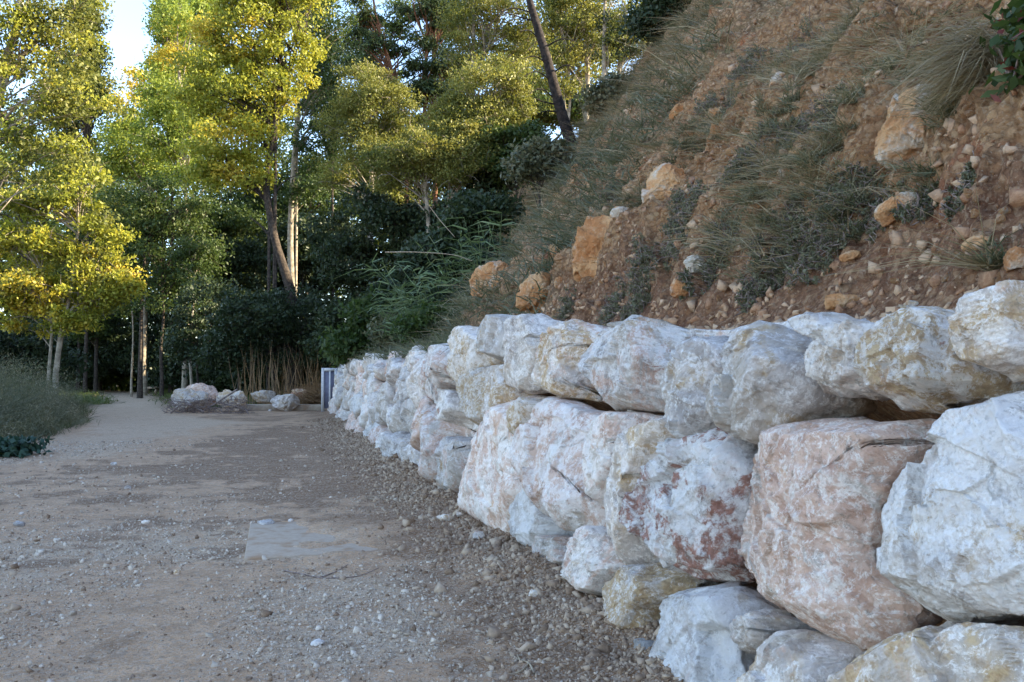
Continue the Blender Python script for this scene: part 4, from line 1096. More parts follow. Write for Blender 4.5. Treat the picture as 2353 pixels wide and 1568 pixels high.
# ------------------------------------------------------------------ undergrowth
UG = 'shrubs of the shaded undergrowth'
UND = [
 ('dark dense shrub directly under the broad bushy tree', 38, [(900, 520, 90, 60), (960, 560, 70, 60), (840, 480, 60, 50)]),
 ('tall dark shrub between the canes and the leaning trunk', 39, [(800, 600, 90, 70), (860, 640, 80, 60), (760, 540, 60, 60)]),
 ('dark shrub behind the giant canes', 37, [(1050, 500, 80, 50), (1100, 440, 60, 50), (1000, 560, 60, 50)]),
 ('dark thicket at the foot of the leaning grey trunk', 43, [(680, 720, 90, 60), (640, 800, 90, 50), (740, 740, 70, 60)]),
 ('green-black shrub above the dry stalks', 41, [(560, 730, 80, 60), (520, 800, 70, 50)]),
 ('shadowed shrub left of the dry stalks', 46, [(450, 780, 80, 60), (480, 700, 70, 60)]),
 ('low dark thicket behind the far plank', 64, [(350, 780, 100, 70), (290, 820, 70, 40)]),
 ('dark bush behind the weeds on the left', 37, [(50, 790, 80, 50), (120, 840, 60, 30), (-10, 820, 50, 40)]),
 ('dark bush at the far bend of the path', 66, [(210, 820, 80, 50), (170, 780, 60, 50)]),
 ('dark bush above the far end of the wall', 39, [(810, 730, 70, 40), (850, 700, 60, 40), (760, 790, 50, 40)]),
 ('dark leafy bush up the slope behind the feathery tree', 36, [(1180, 380, 60, 50), (1150, 330, 50, 40), (1220, 330, 40, 40)]),
 ('bush in deep shade between two thin trunks', 56, [(560, 620, 70, 70), (500, 600, 60, 60)]),
 ('dark shrub mass under the mid-green tree', 60, [(420, 700, 90, 60), (540, 690, 60, 60), (600, 700, 60, 60)]),
 ('bush hanging on the crest beside the bare trunk', 30, [(1540, 0, 50, 40), (1500, 50, 40, 30), (1590, -20, 40, 30)]),
]
for i, (lab, Y, lb) in enumerate(UND):
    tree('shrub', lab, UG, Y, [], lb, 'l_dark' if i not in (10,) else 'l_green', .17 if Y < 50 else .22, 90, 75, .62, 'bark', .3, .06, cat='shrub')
for (lab, tk, Y, r_w) in (
    ('thin pale trunk of a young tree in the dark wood, left one', [(302, 870), (306, 760), (300, 650), (306, 540)], 56, .07),
    ('thin grey trunk standing alone in the dark wood, curving right', [(440, 880), (436, 800), (444, 700), (440, 600)], 50, .09),
    ('thin trunk leaning slightly right in deep shade', [(395, 880), (392, 810), (400, 740), (410, 640)], 62, .1)):
    c_ = tk[-1]
    tree('young_tree', lab, 'thin trunked young trees in deep shade', Y, [(tk, r_w)], [(c_[0], c_[1] - 10, 40, 40), (c_[0] + 20, c_[1] + 40, 30, 30)], 'l_green', .2, 22, 70, .7, 'bark_pale', .6, .1)

for i, (px, py, r, mat, lab) in enumerate((
    (1010, 600, 70, 'l_dark', 'dark leafy shrub among the giant canes on the slope edge'),
    (940, 665, 60, 'l_dark', 'dark shrub on the slope edge left of the lowest canes'),
    (1095, 500, 60, 'l_dark', 'dark shrub on the slope edge under the sunlit foliage'),
    (880, 720, 50, 'l_green', 'green shrub on the slope edge above the far wall stones'),
    (1160, 430, 50, 'l_dark', 'shaded shrub high on the slope edge left of the leaning pine'),
    (1240, 370, 45, 'l_weed', 'scrubby grey-green shrub beside the foot of the leaning pine'),
    (1410, 215, 40, 'l_weed', 'grey-green scrub on the crest below the bare sunlit trunk'),
    (820, 790, 36, 'l_green', 'small green bush just behind the end of the wall'))):
    q = on_bank(px, py + 30)
    Y = q[1] - .3 if q is not None and q[1] < 60 else 27
    tree('shrub', lab, UG, Y, [], [(px, py, r, r * .8), (px + r * .8, py - r * .2, r * .7, r * .6), (px - r * .7, py + r * .5, r * .6, r * .5)], mat, .10 + Y * .002, 70, 80, .4 + Y * .006, 'bark', .3, .05, cat='shrub')
for (px, py, Y, r, mat, lab) in ((850, 770, 28, 40, 'l_green', 'low green bush on the shelf behind the far wall top'), (920, 760, 24, 46, 'l_weed', 'grey-green bush on the shelf behind the wall'),
    (990, 740, 20, 46, 'l_green', 'green bush on the shelf left of the rounded orange boulder'), (1040, 700, 22, 60, 'l_dark', 'dark bush under the drooping canes'),
    (900, 700, 30, 70, 'l_dark', 'large dark bush on the shelf behind the far wall top'), (1130, 600, 26, 60, 'l_dark', 'dark bush under the tall canes')):
    tree('shrub', lab, UG, Y, [], [(px, py, r, r * .7), (px + r * .8, py + r * .2, r * .7, r * .5), (px - r * .7, py + r * .3, r * .6, r * .4)], mat, .07 + Y * .002, 80, 80, .25 + Y * .006, 'bark', .3, .05, cat='shrub')
for i, (lab, Y, lb, mat) in enumerate((
    ('background tree seen through the crown at the left edge', 70, [(60, 380, 110, 90), (-40, 300, 90, 90), (160, 430, 80, 60), (-80, 450, 80, 80)], 'l_bright'),
    ('background tree behind the golden-tipped one', 72, [(230, 420, 70, 70), (340, 440, 80, 70), (290, 520, 80, 60)], 'l_bright'),
    ('background tree behind the crown of the leaning one', 70, [(560, 200, 100, 100), (480, 260, 80, 80), (620, 300, 80, 90), (540, 420, 100, 60)], 'l_green'),
    ('background tree behind the pale trunk', 70, [(700, 420, 80, 70), (760, 460, 80, 60), (640, 500, 80, 60)], 'l_green'),
    ('background tree filling the top centre behind the pines', 72, [(840, 120, 60, 50), (1040, 60, 50, 60), (920, 40, 40, 40), (880, 200, 60, 50), (1080, 160, 60, 60)], 'l_green'),
    ('background tree seen through the gap beside the leaning pine', 55, [(1200, 220, 60, 60), (1240, 260, 50, 40), (1160, 280, 60, 50), (1330, 250, 50, 40)], 'l_green'),
    ('background tree low behind the two middle trunks', 66, [(720, 620, 60, 50), (660, 560, 60, 60), (780, 560, 60, 50), (600, 560, 50, 50)], 'l_dark'),
    ('background tree behind the broad bushy one', 62, [(960, 300, 90, 50), (860, 400, 80, 50), (1040, 220, 50, 70), (900, 480, 90, 50)], 'l_olive'),
    ('background tree seen right of the leaning pine', 60, [(1330, 130, 80, 70), (1230, 150, 70, 80), (1400, 90, 70, 70), (1160, 120, 60, 60), (1300, 30, 90, 70)], 'l_olive'))):
    tree('background_tree', lab, WOODS, Y, [([(lb[0][0], 870), (lb[0][0] + 5, 600), (lb[0][0], lb[0][1])], .15)], lb, mat, .28, 130, 70, 1.1, 'bark', .3, .2)

for i, (px, py, Y, r, hh, lab) in enumerate((
    (-60, 820, 60, 120, 60, 'dark shrub mass at the left edge beyond the weeds'), (90, 800, 68, 90, 70, 'dark shrub beyond the trunks of the yellow tree'),
    (240, 800, 72, 80, 60, 'dark shrub past the far bend of the path'), (350, 830, 70, 70, 45, 'low dark shrub directly behind the far stone seat'),
    (440, 840, 60, 70, 45, 'low dark shrub behind the curving thin grey trunk'), (530, 850, 54, 60, 40, 'low dark shrub behind the upright pitted boulder'),
    (700, 800, 48, 90, 60, 'dark shrub behind the dry stalks'), (620, 860, 50, 60, 30, 'low dark shrub behind the flat-topped boulder'),
    (180, 720, 66, 90, 60, 'tall dark shrub below the yellow tree'), (620, 640, 62, 80, 70, 'deeply shaded bush left of the leaning trunk'),
    (700, 560, 60, 60, 60, 'shaded bush right of the pale trunk'))):
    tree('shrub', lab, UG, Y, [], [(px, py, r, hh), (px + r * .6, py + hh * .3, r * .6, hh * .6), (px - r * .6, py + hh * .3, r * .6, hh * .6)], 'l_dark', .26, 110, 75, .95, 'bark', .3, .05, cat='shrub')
for i, (lab, Y, lb, mat) in enumerate((
    ('background tree filling the gap left of the sky patch', 64, [(180, 330, 60, 90), (150, 200, 60, 90), (220, 470, 60, 60), (100, 300, 60, 60)], 'l_olive'),
    ('background tree whose crown narrows the sky gap from the left', 60, [(196, 30, 24, 50), (205, 130, 22, 40), (200, 225, 44, 50)], 'l_olive'),
    ('background tree whose crown narrows the sky gap from the right', 60, [(392, 40, 24, 50), (378, 150, 20, 30), (390, 220, 30, 40)], 'l_bright'),
    ('background tree between the yellow tree and the mid-green one', 62, [(220, 560, 60, 60), (180, 660, 60, 50), (260, 640, 50, 60), (210, 740, 60, 40)], 'l_green'),
    ('background tree in the shade right of the mid-green one', 58, [(480, 520, 60, 60), (520, 600, 60, 50), (450, 640, 60, 50), (560, 520, 50, 50)], 'l_green'),
    ('background tree far behind the yellow tree', 74, [(40, 560, 120, 80), (160, 620, 100, 80), (-60, 640, 100, 80)], 'l_yellow'),
    ('background tree right of the sky patch', 64, [(440, 180, 60, 60), (470, 40, 50, 60), (400, 90, 40, 50)], 'l_bright'),
    ('background tree just left of the slender leaning pine', 66, [(760, 130, 50, 50), (740, 240, 50, 60), (700, 40, 60, 50), (810, 240, 50, 30)], 'l_pine'))):
    tree('background_tree', lab, WOODS, Y, [([(lb[0][0], 870), (lb[0][0] + 5, 600), (lb[0][0], lb[0][1])], .15)], lb, mat, .26, 130, 70, 1.0, 'bark', .3, .2)

# far wood, one mass behind everything
C_ = []
for k in range(2300):
    px = rng.uniform(-500, 1150); Y = rng.uniform(74, 96)
    top = np.interp(px, [-500, 150, 300, 450, 700, 1150], [430, 440, 470, 430, 380, 280]) + rng.normal(0, 18)
    py = top + (875 - top) * rng.uniform(0, 1) ** .9
    C_.append(at(px, py, Y))
for k in range(600):
    C_.append(at(rng.uniform(-500, 800), rng.uniform(835, 880), rng.uniform(72, 80)))
C_ = np.array(C_); n_ = 50
cc = np.repeat(C_, n_, 0) + rng.normal(0, .85, (len(C_) * n_, 3))
V, F = leaf_arrays(cc, .42, .28)
tag(mobj('woodland', mesh_np('woodland', V, F, M['l_green'])), 'mass of distant green woodland closing the view behind the trees', kind='stuff')

# ------------------------------------------------------------------ hanging leafy twig in front of the yellow tree is part of it
# ================================================================== ROCKS ON THE BANK
def rock_mesh(seed, lvl, rad, chips=14, rough=1.0, mat='rock', pw=2.6, cut=(.66, .9)):
    rs = np.random.default_rng(seed)
    V, F = ico(lvl)
    V = V.copy()
    t = (np.abs(V) ** pw).sum(1) ** (-1 / pw)
    V = V * t[:, None]
    for k in range(9):
        n = rs.normal(size=3); n /= np.linalg.norm(n)
        sp_ = (V @ n).max() * rs.uniform(*cut); dd = V @ n - sp_
        V = V - np.where(dd > 0, dd * .95, 0)[:, None] * n
    V = V * np.asarray(rad)
    sz = float(np.mean(rad)) * 2
    N = V / np.linalg.norm(V, axis=1)[:, None]
    o3 = rs.uniform(0, 99, 3)
    d = chip(V, rs, chips, sz * .4, sz * .06) + rough * sz * (.05 * fbm((V + o3) / sz * 3, 3, seed) + .02 * fbm((V + o3) / sz * 11, 3, seed + 5, .6, ridge=True))
    V = V + N * d[:, None]
    return mesh_np('rock', V, F, M[mat], True)

def bank_rock(px, py, wpx, hpx, seed, label=None, pale=.0, sink=.0, mat='rock', rot=0.0, lvl=5, group=None, name='rock', cat='rock'):
    q = on_bank(px, py)
    if q is None: return
    k = q[1] / 2100
    rx, rz = wpx * k / 2, hpx * k / 2
    me = rock_mesh(seed, lvl, (rx, (rx + rz) * .45, rz), mat=mat)
    d = ray(px, py); d = d / np.linalg.norm(d)
    o = mobj(name, me, None, q + d * rz * sink)
    o.rotation_euler = (0, rot, R(-14))
    o['pale'] = float(pale)
    if mat == 'stone': set_look(o, (.3, 0, 0, 0, 0), np.random.default_rng(seed))
    tag(o, label, cat, group)
    return o
BR = [
 (2112, 305, 175, 205, 'big angular ochre boulder jutting from the grassy slope below the dry brush', .55, R(12)),
 (1372, 575, 120, 150, 'tall orange boulder standing upright on the slope above the wall', .0, R(4)),
 (1132, 652, 95, 90, 'rounded orange boulder furthest left on the slope, its upper edge white', .25, R(-18)),
 (1243, 682, 105, 100, 'orange boulder speckled with white resting right behind the top of the wall', .1, R(-20)),
 (1290, 572, 56, 46, 'small reddish boulder above the white-speckled one', .0, 0),
 (1530, 440, 95, 110, 'orange outcrop with a white streak in the middle of the slope', .35, R(10)),
 (1600, 608, 50, 44, 'grey-white angular rock lying on the lower slope', 1.0, R(-15)),
 (1565, 662, 50, 44, 'yellowish rock just below the grey-white angular one', .2, 0),
 (2065, 480, 100, 62, 'pale flat-faced boulder half buried among grass at right', .7, R(-35)),
 (1935, 695, 88, 38, 'flat rust-brown rock on the soil ledge behind the wall', .0, 0),
 (2095, 702, 30, 22, 'small white stone on the soil ledge behind the wall', 1.0, 0),
 (1952, 588, 46, 24, 'small orange slab on the bare earth at right', .1, R(-8)),
 (1840, 625, 40, 26, 'small ochre rock beside dry stems at the slope foot', .2, 0),
 (942, 730, 56, 30, 'flat brown boulder in the green growth near the far end of the wall', .1, 0),
 (862, 800, 46, 28, 'small ochre boulder perched behind the far wall top', .4, 0),
 (1425, 490, 44, 26, 'small pale rock above the tall orange boulder', .6, 0),
 (2240, 560, 60, 34, 'clod-like brown rock in the bare red face at right', .0, R(-30)),
 (2335, 600, 50, 60, 'pale brown rock at the right edge above the wall', .4, 0),
 (1705, 690, 30, 26, 'small bluish white stone at the foot of the slope', 1.0, R(20)),
 (1640, 265, 50, 26, 'orange ledge rock below the bare red scar', .1, R(-35)),
 (1785, 190, 26, 50, 'narrow pale rock high on the slope', .6, R(30)),
 (1830, 350, 30, 46, 'narrow yellowish rock in the grass, upper one', .5, R(25)),
 (1800, 400, 24, 40, 'narrow yellowish rock in the grass, lower one', .5, R(20)),
 (2040, 145, 46, 26, 'pale rock under the dry brush', .6, R(-20)),
 (1565, 255, 60, 30, 'tilted orange slab at the left end of the bare red scar', .1, R(-40)),
]
for i, (px, py, w, h, lab, pl, rt) in enumerate(BR):
    bank_rock(px, py, w, h, 300 + i, lab, pl, rot=rt, lvl=6 if w > 80 else 5)
# scattered loose rocks, one mesh each of a few shapes
protos = [rock_mesh(900 + i, 2, (.5, .42, .36), chips=14, pw=6, cut=(.36, .68)) for i in range(7)]
for m_ in protos: m_.polygons.foreach_set('use_smooth', np.zeros(len(m_.polygons), dtype=bool))
n_sc = 0
rs = np.random.default_rng(77)
while n_sc < 240:
    px = rs.uniform(1130, 2340); py = rs.uniform(20, 690)
    # stay on the bank, rocky middle and foot
    if py < 855 - .80 * (px - 637) or rs.random() < .25 * (py < 300): continue
    q = on_bank(px, py)
    if q is None or q[1] > 24: continue
    if redz := (abs(px - 1690) < 110 and py < 220 and rs.random() < .7): continue
    o = mobj('loose_rock', protos[n_sc % 7], None, q)
    sc = (8 + 18 * rs.uniform(0, 1) ** 2) * q[1] / 2100 * rs.choice([1, 1, 1.6])
    o.scale = (sc * rs.uniform(.8, 1.3), sc, sc * rs.uniform(.7, 1.2))
    o.rotation_euler = rs.uniform(-1.5, 1.5, 3)
    o['pale'] = float(rs.choice([.0, .1, .25, .4]))
    k_ = ('pale yellowish' if o['pale'] > .3 else 'ochre') ; z_ = 'high on the earth slope' if py < 300 else ('halfway up the earth slope' if py < 520 else 'near the foot of the slope above the wall')
    tag(o, f'small {k_} rock lying loose {z_}', 'rock', f'small {k_} loose rocks {z_}')
    n_sc += 1

# rubble and clods (uncountable)
def rubble(name, label, C, sizes, mat, seed, kinds=6, smooth=False):
    rs = np.random.default_rng(seed)
    base_v = np.array([(x, y, z) for x in (-1, 1) for y in (-1, 1) for z in (-1, 1)], dtype=float) * .72
    base_f = np.array([(0, 1, 3), (0, 3, 2), (4, 6, 7), (4, 7, 5), (0, 4, 5), (0, 5, 1), (2, 3, 7), (2, 7, 6), (0, 2, 6), (0, 6, 4), (1, 5, 7), (1, 7, 3)])
    n = len(C)
    V = base_v[None] * (1 + rs.uniform(-.55, .3, (n, len(base_v), 1))) + rs.normal(0, .16, (n, len(base_v), 3))
    V = V * rs.uniform(.35, 1.35, (n, 1, 3))
    # random rotation
    q = rs.normal(size=(n, 4)); q /= np.linalg.norm(q, axis=1)[:, None]
    w, x, y, z = q.T
    Rm = np.stack([1 - 2 * (y * y + z * z), 2 * (x * y - z * w), 2 * (x * z + y * w), 2 * (x * y + z * w), 1 - 2 * (x * x + z * z), 2 * (y * z - x * w),
                   2 * (x * z - y * w), 2 * (y * z + x * w), 1 - 2 * (x * x + y * y)], -1).reshape(n, 3, 3)
    V = np.einsum('nij,nkj->nki', Rm, V) * np.asarray(sizes)[:, None, None] + C[:, None, :]
    F = (np.arange(n) * len(base_v))[:, None, None] + base_f[None]
    me = mesh_np(name, V.reshape(-1, 3), F.reshape(-1, 3), M[mat], smooth)
    return tag(mobj(name, me), label, kind='stuff')
M['clod'] = simple_noise_mat('earth_clods', (.30, .15, .08), (.42, .235, .13), 40, .02, island=True, c3=(.56, .37, .23))
M['pebble'] = simple_noise_mat('grey_pebbles', (.34, .26, .19), (.45, .36, .275), 30, .003, island=True, c3=(.62, .51, .40))
M['clod_dark'] = simple_noise_mat('brown_clods', (.19, .12, .075), (.30, .20, .13), 25, .005, island=True, c3=(.46, .34, .24))
n = 20000
s_ = rng.uniform(0, 1, n) ** 1.6 * 20 + .8
p_ = .62 + rng.uniform(0, 1, n) ** 1.5 * 8.5
keep = vnoise(np.stack([s_ * 1.1, p_ * 1.1, p_ * 0], -1), 5) > -.25 - .5 * (p_ < 1.6)
s_, p_ = s_[keep], p_[keep]
Q = bank_surface(s_, p_)
sz = np.exp(rng.normal(math.log(.020), .75, len(Q))) * (1 + s_ * .05)
rubble('rubble', 'loose stones and clods of earth covering the slope', Q, np.clip(sz * .8, .006, .045), 'clod', 3)

# ================================================================== GROUND LITTER
n = 80000
ang = rng.uniform(R(-31), R(16), n); rad = np.exp(rng.uniform(math.log(3.6), math.log(22), n))
X = rad * np.sin(ang); Yc = rad * np.cos(ang)
s_, p_ = world_sp(np.stack([X, Yc, X * 0], -1))
pl = soft(X, Yc, PALE); bw_ = soft(X, Yc, BROWN)
dens = .30 + .9 * pl - .25 * bw_ + .35 * vnoise(xyz(X, Yc) * 1.7, 4)
keep = (p_ < -.15) & (rng.uniform(0, 1, n) < dens) & (X > -.30 * Yc - 5.0)
q0 = (X - SLAB_C[0]) * WD[0] + (Yc - SLAB_C[1]) * WD[1]; q1 = (X - SLAB_C[0]) * WR[0] + (Yc - SLAB_C[1]) * WR[1]
keep &= ~((np.abs(q0) < .95) & (np.abs(q1) < .95) & (rng.uniform(0, 1, n) < .93))
X, Yc = X[keep], Yc[keep]
Q = np.stack([X, Yc, ground_z(X, Yc)], -1)
sz = np.clip(np.exp(rng.normal(math.log(.0042), .5, len(Q))) * (1 + np.hypot(X, Yc) * .08), .003, .028)
Q[:, 2] += sz * .15
ispale = rng.uniform(0, 1, len(Q)) < .45 + .45 * soft(X, Yc, PALE)
rubble('gravel', 'pale gravel strewn over the track', Q[ispale], sz[ispale], 'pebble', 6)
rubble('brown_grit', 'brown grit and small clods strewn over the track', Q[~ispale], sz[~ispale], 'clod_dark', 7)
# loose earth heaped along the wall foot
n = 30000
s_ = rng.uniform(0, 1, n) ** 1.5 * 26 + 3.0; p_ = -np.abs(rng.normal(0, .42, n)) + .06
X = WO[0] + s_ * WD[0] + p_ * WR[0]; Yc = s_ * WD[1] + p_ * WR[1]
Q = np.stack([X, Yc, ground_z(X, Yc)], -1)
sz = np.clip(np.exp(rng.normal(math.log(.0058), .65, n)) * (1 + s_ * .05), .004, .045)
rubble('loose_earth', 'loose brown earth and stones heaped along the foot of the wall', Q, sz, 'clod_dark', 8)

# ------------------------------------------------------------------ slab
ax_ = WR; ay_ = WD
mb = MB(); mb.box(np.array([0, 0, -.06]), 1.86, 1.72, .12, ax_, ay_)
M['slab'] = simple_noise_mat('dusty_concrete', (.37, .28, .205), (.43, .335, .25), 22, .003, c3=(.33, .215, .135))
sl = mb.build('concrete_slab', M['slab'])
sl.location = (SLAB_C[0], SLAB_C[1], .012)
bv = sl.modifiers.new('bevel', 'BEVEL'); bv.width = .012; bv.segments = 2
tag(sl, 'flat grey concrete slab set in the track, its right half covered with earth', 'concrete slab')

# countable stones lying on the track
LS = [(730, 1478, 30, 16, 'smooth pinkish white pebble lying on the gravel in the foreground', (.3, .3, 0, 0, 0)),
      (408, 1308, 16, 16, 'small square yellowish stone on the pale gravel', (1, 0, 0, 0, 0)),
      (44, 1205, 26, 14, 'bluish grey flat stone at the left side of the track', (0, 0, 0, .5, 0)),
      (612, 1198, 38, 16, 'flat grey stone at the far edge of the concrete slab', (.1, 0, 0, .3, 0)),
      (668, 1194, 12, 9, 'small white stone at the far edge of the concrete slab', (0, 0, 0, 0, 0)),
      (335, 1193, 20, 10, 'flat whitish stone left of the concrete slab', (.1, 0, 0, 0, 0)),
      (1100, 1240, 28, 22, 'pale bluish stone on the loose earth near the wall foot', (0, 0, 0, .2, 0)),
      (1022, 1195, 34, 20, 'ochre-grey stone at the wall foot behind the pale bluish one', (.5, 0, 0, .2, 0)),
      (1052, 1190, 26, 20, 'brown stone beside the ochre-grey one at the wall foot', (.8, .2, 0, .3, 0)),
      (1225, 1392, 24, 16, 'light brown stone on the earth near the wall', (.8, 0, 0, 0, 0)),
      (262, 1062, 14, 9, 'small white stone far back on the left of the track', (0, 0, 0, 0, 0)),
      (293, 1122, 14, 9, 'small white stone in the middle of the track', (0, 0, 0, 0, 0)),
      (50, 1183, 12, 7, 'tiny white stone behind the bluish grey one', (0, 0, 0, 0, 0)),
      (168, 958, 26, 16, 'pale stone at the edge of the weeds on the left', (.1, 0, 0, 0, 0)),
      (150, 968, 18, 10, 'smaller pale stone beside the one at the edge of the weeds', (.1, 0, 0, 0, 0)),
      (620, 942, 10, 6, 'white pebble in front of the dead branches', (0, 0, 0, 0, 0)),
      (1440, 1410, 40, 22, 'buff stone half buried in the earth at the wall foot', (.7, .1, 0, .0, .3)),
      (980, 1100, 20, 12, 'bluish chip of stone fallen at the wall foot', (0, 0, 0, .2, .0)),
      (115, 1560, 22, 14, 'white stone at the bottom edge of the photo', (0, 0, 0, .0, .0)),
      (800, 1400, 12, 10, 'little white stone on the pale gravel patch', (0, 0, 0, .0, .0))]
for i, (x, y, w, h, lab, lk) in enumerate(LS):
    g = on_ground(x, y + h / 2); k = g[1] / 2100
    me = rock_mesh(1200 + i, 4 if w > 20 else 3, (w * k / 2, w * k * .42, h * k / 2), mat='stone')
    gz = float(ground_z(g[0], g[1]))
    o = mobj('loose_stone', me, None, (g[0], g[1], gz + h * k * .28))
    o.rotation_euler = (0, 0, R(rng.uniform(-30, 30)))
    set_look(o, lk, np.random.default_rng(i)); tag(o, lab, 'stone')

# boulders at the far end of the wall
FB = [(431, 922, 78, 58, 'low boulder, blue-grey on the left and pink on the right, behind the dead branches', (.25, .1, .0, .25, 0), 34.5),
      (464, 915, 70, 60, 'pink-buff boulder leaning against the blue-grey one', (.1, 1.0, .0, 0, 0), 35.6),
      (532, 917, 66, 64, 'upright white and yellow pitted boulder right of the dead branches', (.6, .1, .0, 0, 0), 34.8),
      (605, 910, 60, 34, 'flat-topped pale grey boulder standing behind the concrete kerb', (.4, .1, .0, .2, 0), 38.0),
      (655, 924, 72, 42, 'hollowed white boulder sitting on the concrete kerb', (.35, .0, .0, .15, 0), 35.1),
      (687, 908, 46, 34, 'small boulder yellow-white on the left and rusty red on the right', (.7, .1, .9, 0, 0), 38.2)]
for i, (x, y, w, h, lab, lk, Y) in enumerate(FB):
    c = at(x, y, Y); k = Y / 2100
    me = rock_mesh(1500 + i, 5, (w * k / 2 * .98, w * k * .4, h * k / 2 * .95), mat='stone', chips=24, rough=1.4, pw=3, cut=(.5, .85))
    gz = float(ground_z(c[0], c[1]))
    o = mobj('boulder', me, None, (c[0], c[1], max(gz + h * k * .42, c[2] if abs(c[2] - gz - h * k * .45) < .3 else 0)))
    set_look(o, lk, np.random.default_rng(40 + i)); o['crust'] = -.5; o['tone'] = .8; o['ochre'] = max(.35, lk[0]); tag(o, lab, 'boulder')

# concrete kerb at the wall's far end
a = at(556, 900, 36.2); b_ = at(757, 900, 36.0); a[2] = b_[2] = 0
mid_ = (a + b_) / 2; dv = b_ - a; Ln = np.linalg.norm(dv); dv /= Ln
mb = MB(); mb.box((0, 0, .0), Ln, .62, .24, dv, np.array([-dv[1], dv[0], 0]))
o = mb.build('concrete_kerb', M['concrete']); o.location = (mid_[0], mid_[1], .10)
bv = o.modifiers.new('bevel', 'BEVEL'); bv.width = .02; bv.segments = 2
tag(o, 'low pale concrete kerb running from the far boulders to the end of the wall', 'kerb')

# framed board at the wall's far end
bY = 34.6
root_p = on_ground(757, 938); root_p = np.array([at(757, 900, bY)[0], bY, 0])
board = empty('sign_board', root_p)
tag(board, 'upright dark blue board in a white frame at the far end of the wall', 'sign board')
k = bY / 2100; Hh = 100 * k; Wd_ = 30 * k
mb = MB(); mb.box((-Wd_ / 2, 0, Hh / 2), .10, .12, Hh); mb.box((Wd_ / 2, 0, Hh / 2), .10, .12, Hh); mb.box((0, 0, Hh - .06), Wd_ - .1, .12, .12); mb.box((.02, 0, (Hh - .12) / 2), .06, .10, Hh - .12)
mb.build('frame', M['white_frame'], board)
mb = MB(); mb.box((0, 0, Hh / 2 + .02), Wd_ - .1, .04, Hh - .2); mb.build('panel', M['blue_panel'], board)

# far stone plank seat
c = at(349, 882, 62); gz = float(ground_z(c[0], c[1]))
bench = empty('bench', (c[0], c[1], gz)); tag(bench, 'small pale stone bench far away at the edge of the dark wood', 'bench')
w_ = 28 * 62 / 2100
mb = MB(); mb.box((0, 0, .42), w_, .4, .13); mb.build('seat', M['concrete'], bench)
for sx in (-1, 1):
    mb = MB(); mb.box((sx * w_ * .36, 0, .177), .14, .32, .354); mb.build('leg', M['concrete'], bench)

# ------------------------------------------------------------------ dead branches, twigs
def brush(name, label, cat, lines, mat, r=.012, fuzz=0, Y=None, sides=5, wire=None):
    """lines: pixel polylines lying on the ground or at depth Y"""
    P0 = None; mb = MB()
    for ln in lines:
        pts = []
        for q_ in ln:
            if len(q_) == 3: pts.append(at(q_[0], q_[1], q_[2]))
            else:
                g = on_ground(q_[0], q_[1]); g[2] = float(ground_z(g[0], g[1])) + r * 1.2; pts.append(g)
        P = spline(pts, 4)
        if P0 is None: P0 = P[0].copy()
        mb.tube(P, np.linspace(r, r * .4, len(P)), sides)
    if fuzz:
        c0, sp_ = wire
        for i in range(fuzz):
            c = c0 + rng.uniform(-1, 1, 3) * sp_
            c[2] = max(c[2], .03)
            dv = rand_unit(1)[0] * np.array([1, 1, .5]) * rng.uniform(.15, .5)
            m_ = c + dv * .5 + rng.normal(0, .08, 3); m_[2] = max(m_[2], .03)
            mb.tube(spline([c, m_, c + dv], 2), [.013, .012, .010, .008, .004], 3, cap=False)
    P0[2] = 0
    o = mb.build(name, M[mat], None, P0, True)
    return tag(o, label, cat)
brush('dead_branch', 'heap of dead brown branches with one pale forked stick, lying before the far boulders', 'dead branch',
      [[(545, 895, 33.6), (500, 925, 33.4), (470, 942, 33.0), (466, 955, 32.9)], [(468, 946, 33.0), (430, 928, 33.2), (400, 922, 33.5)],
       [(400, 955, 33), (470, 952, 33), (560, 948, 33)], [(500, 925, 33.4), (560, 940, 33), (572, 955, 32.6)], [(392, 950, 33), (420, 930, 33), (455, 935, 33)]],
      'twig', .035, 300, wire=(np.array([at(480, 940, 33.2)[0], 33.2, .26]), np.array([1.5, .35, .26])))
brush('twig', 'thin dark curved twig lying on the gravel just before the concrete slab', 'twig',
      [[(648, 1310), (690, 1318), (735, 1330), (790, 1332), (830, 1326), (870, 1308)], [(740, 1328), (775, 1316), (800, 1300)]], 'twig', .006)
brush('twig', 'pale dry forked twig at the bottom edge of the photo', 'twig',
      [[(1228, 1566), (1215, 1548), (1190, 1535), (1170, 1520)], [(1215, 1548), (1195, 1560), (1165, 1562)], [(1195, 1540), (1188, 1526)]], 'twig_pale', .006)
brush('twig', 'thin pale stick lying near the wall foot in the middle distance', 'twig',
      [[(850, 1146), (900, 1150), (950, 1152)], [(880, 1149), (860, 1142), (840, 1140)]], 'twig_pale', .006)

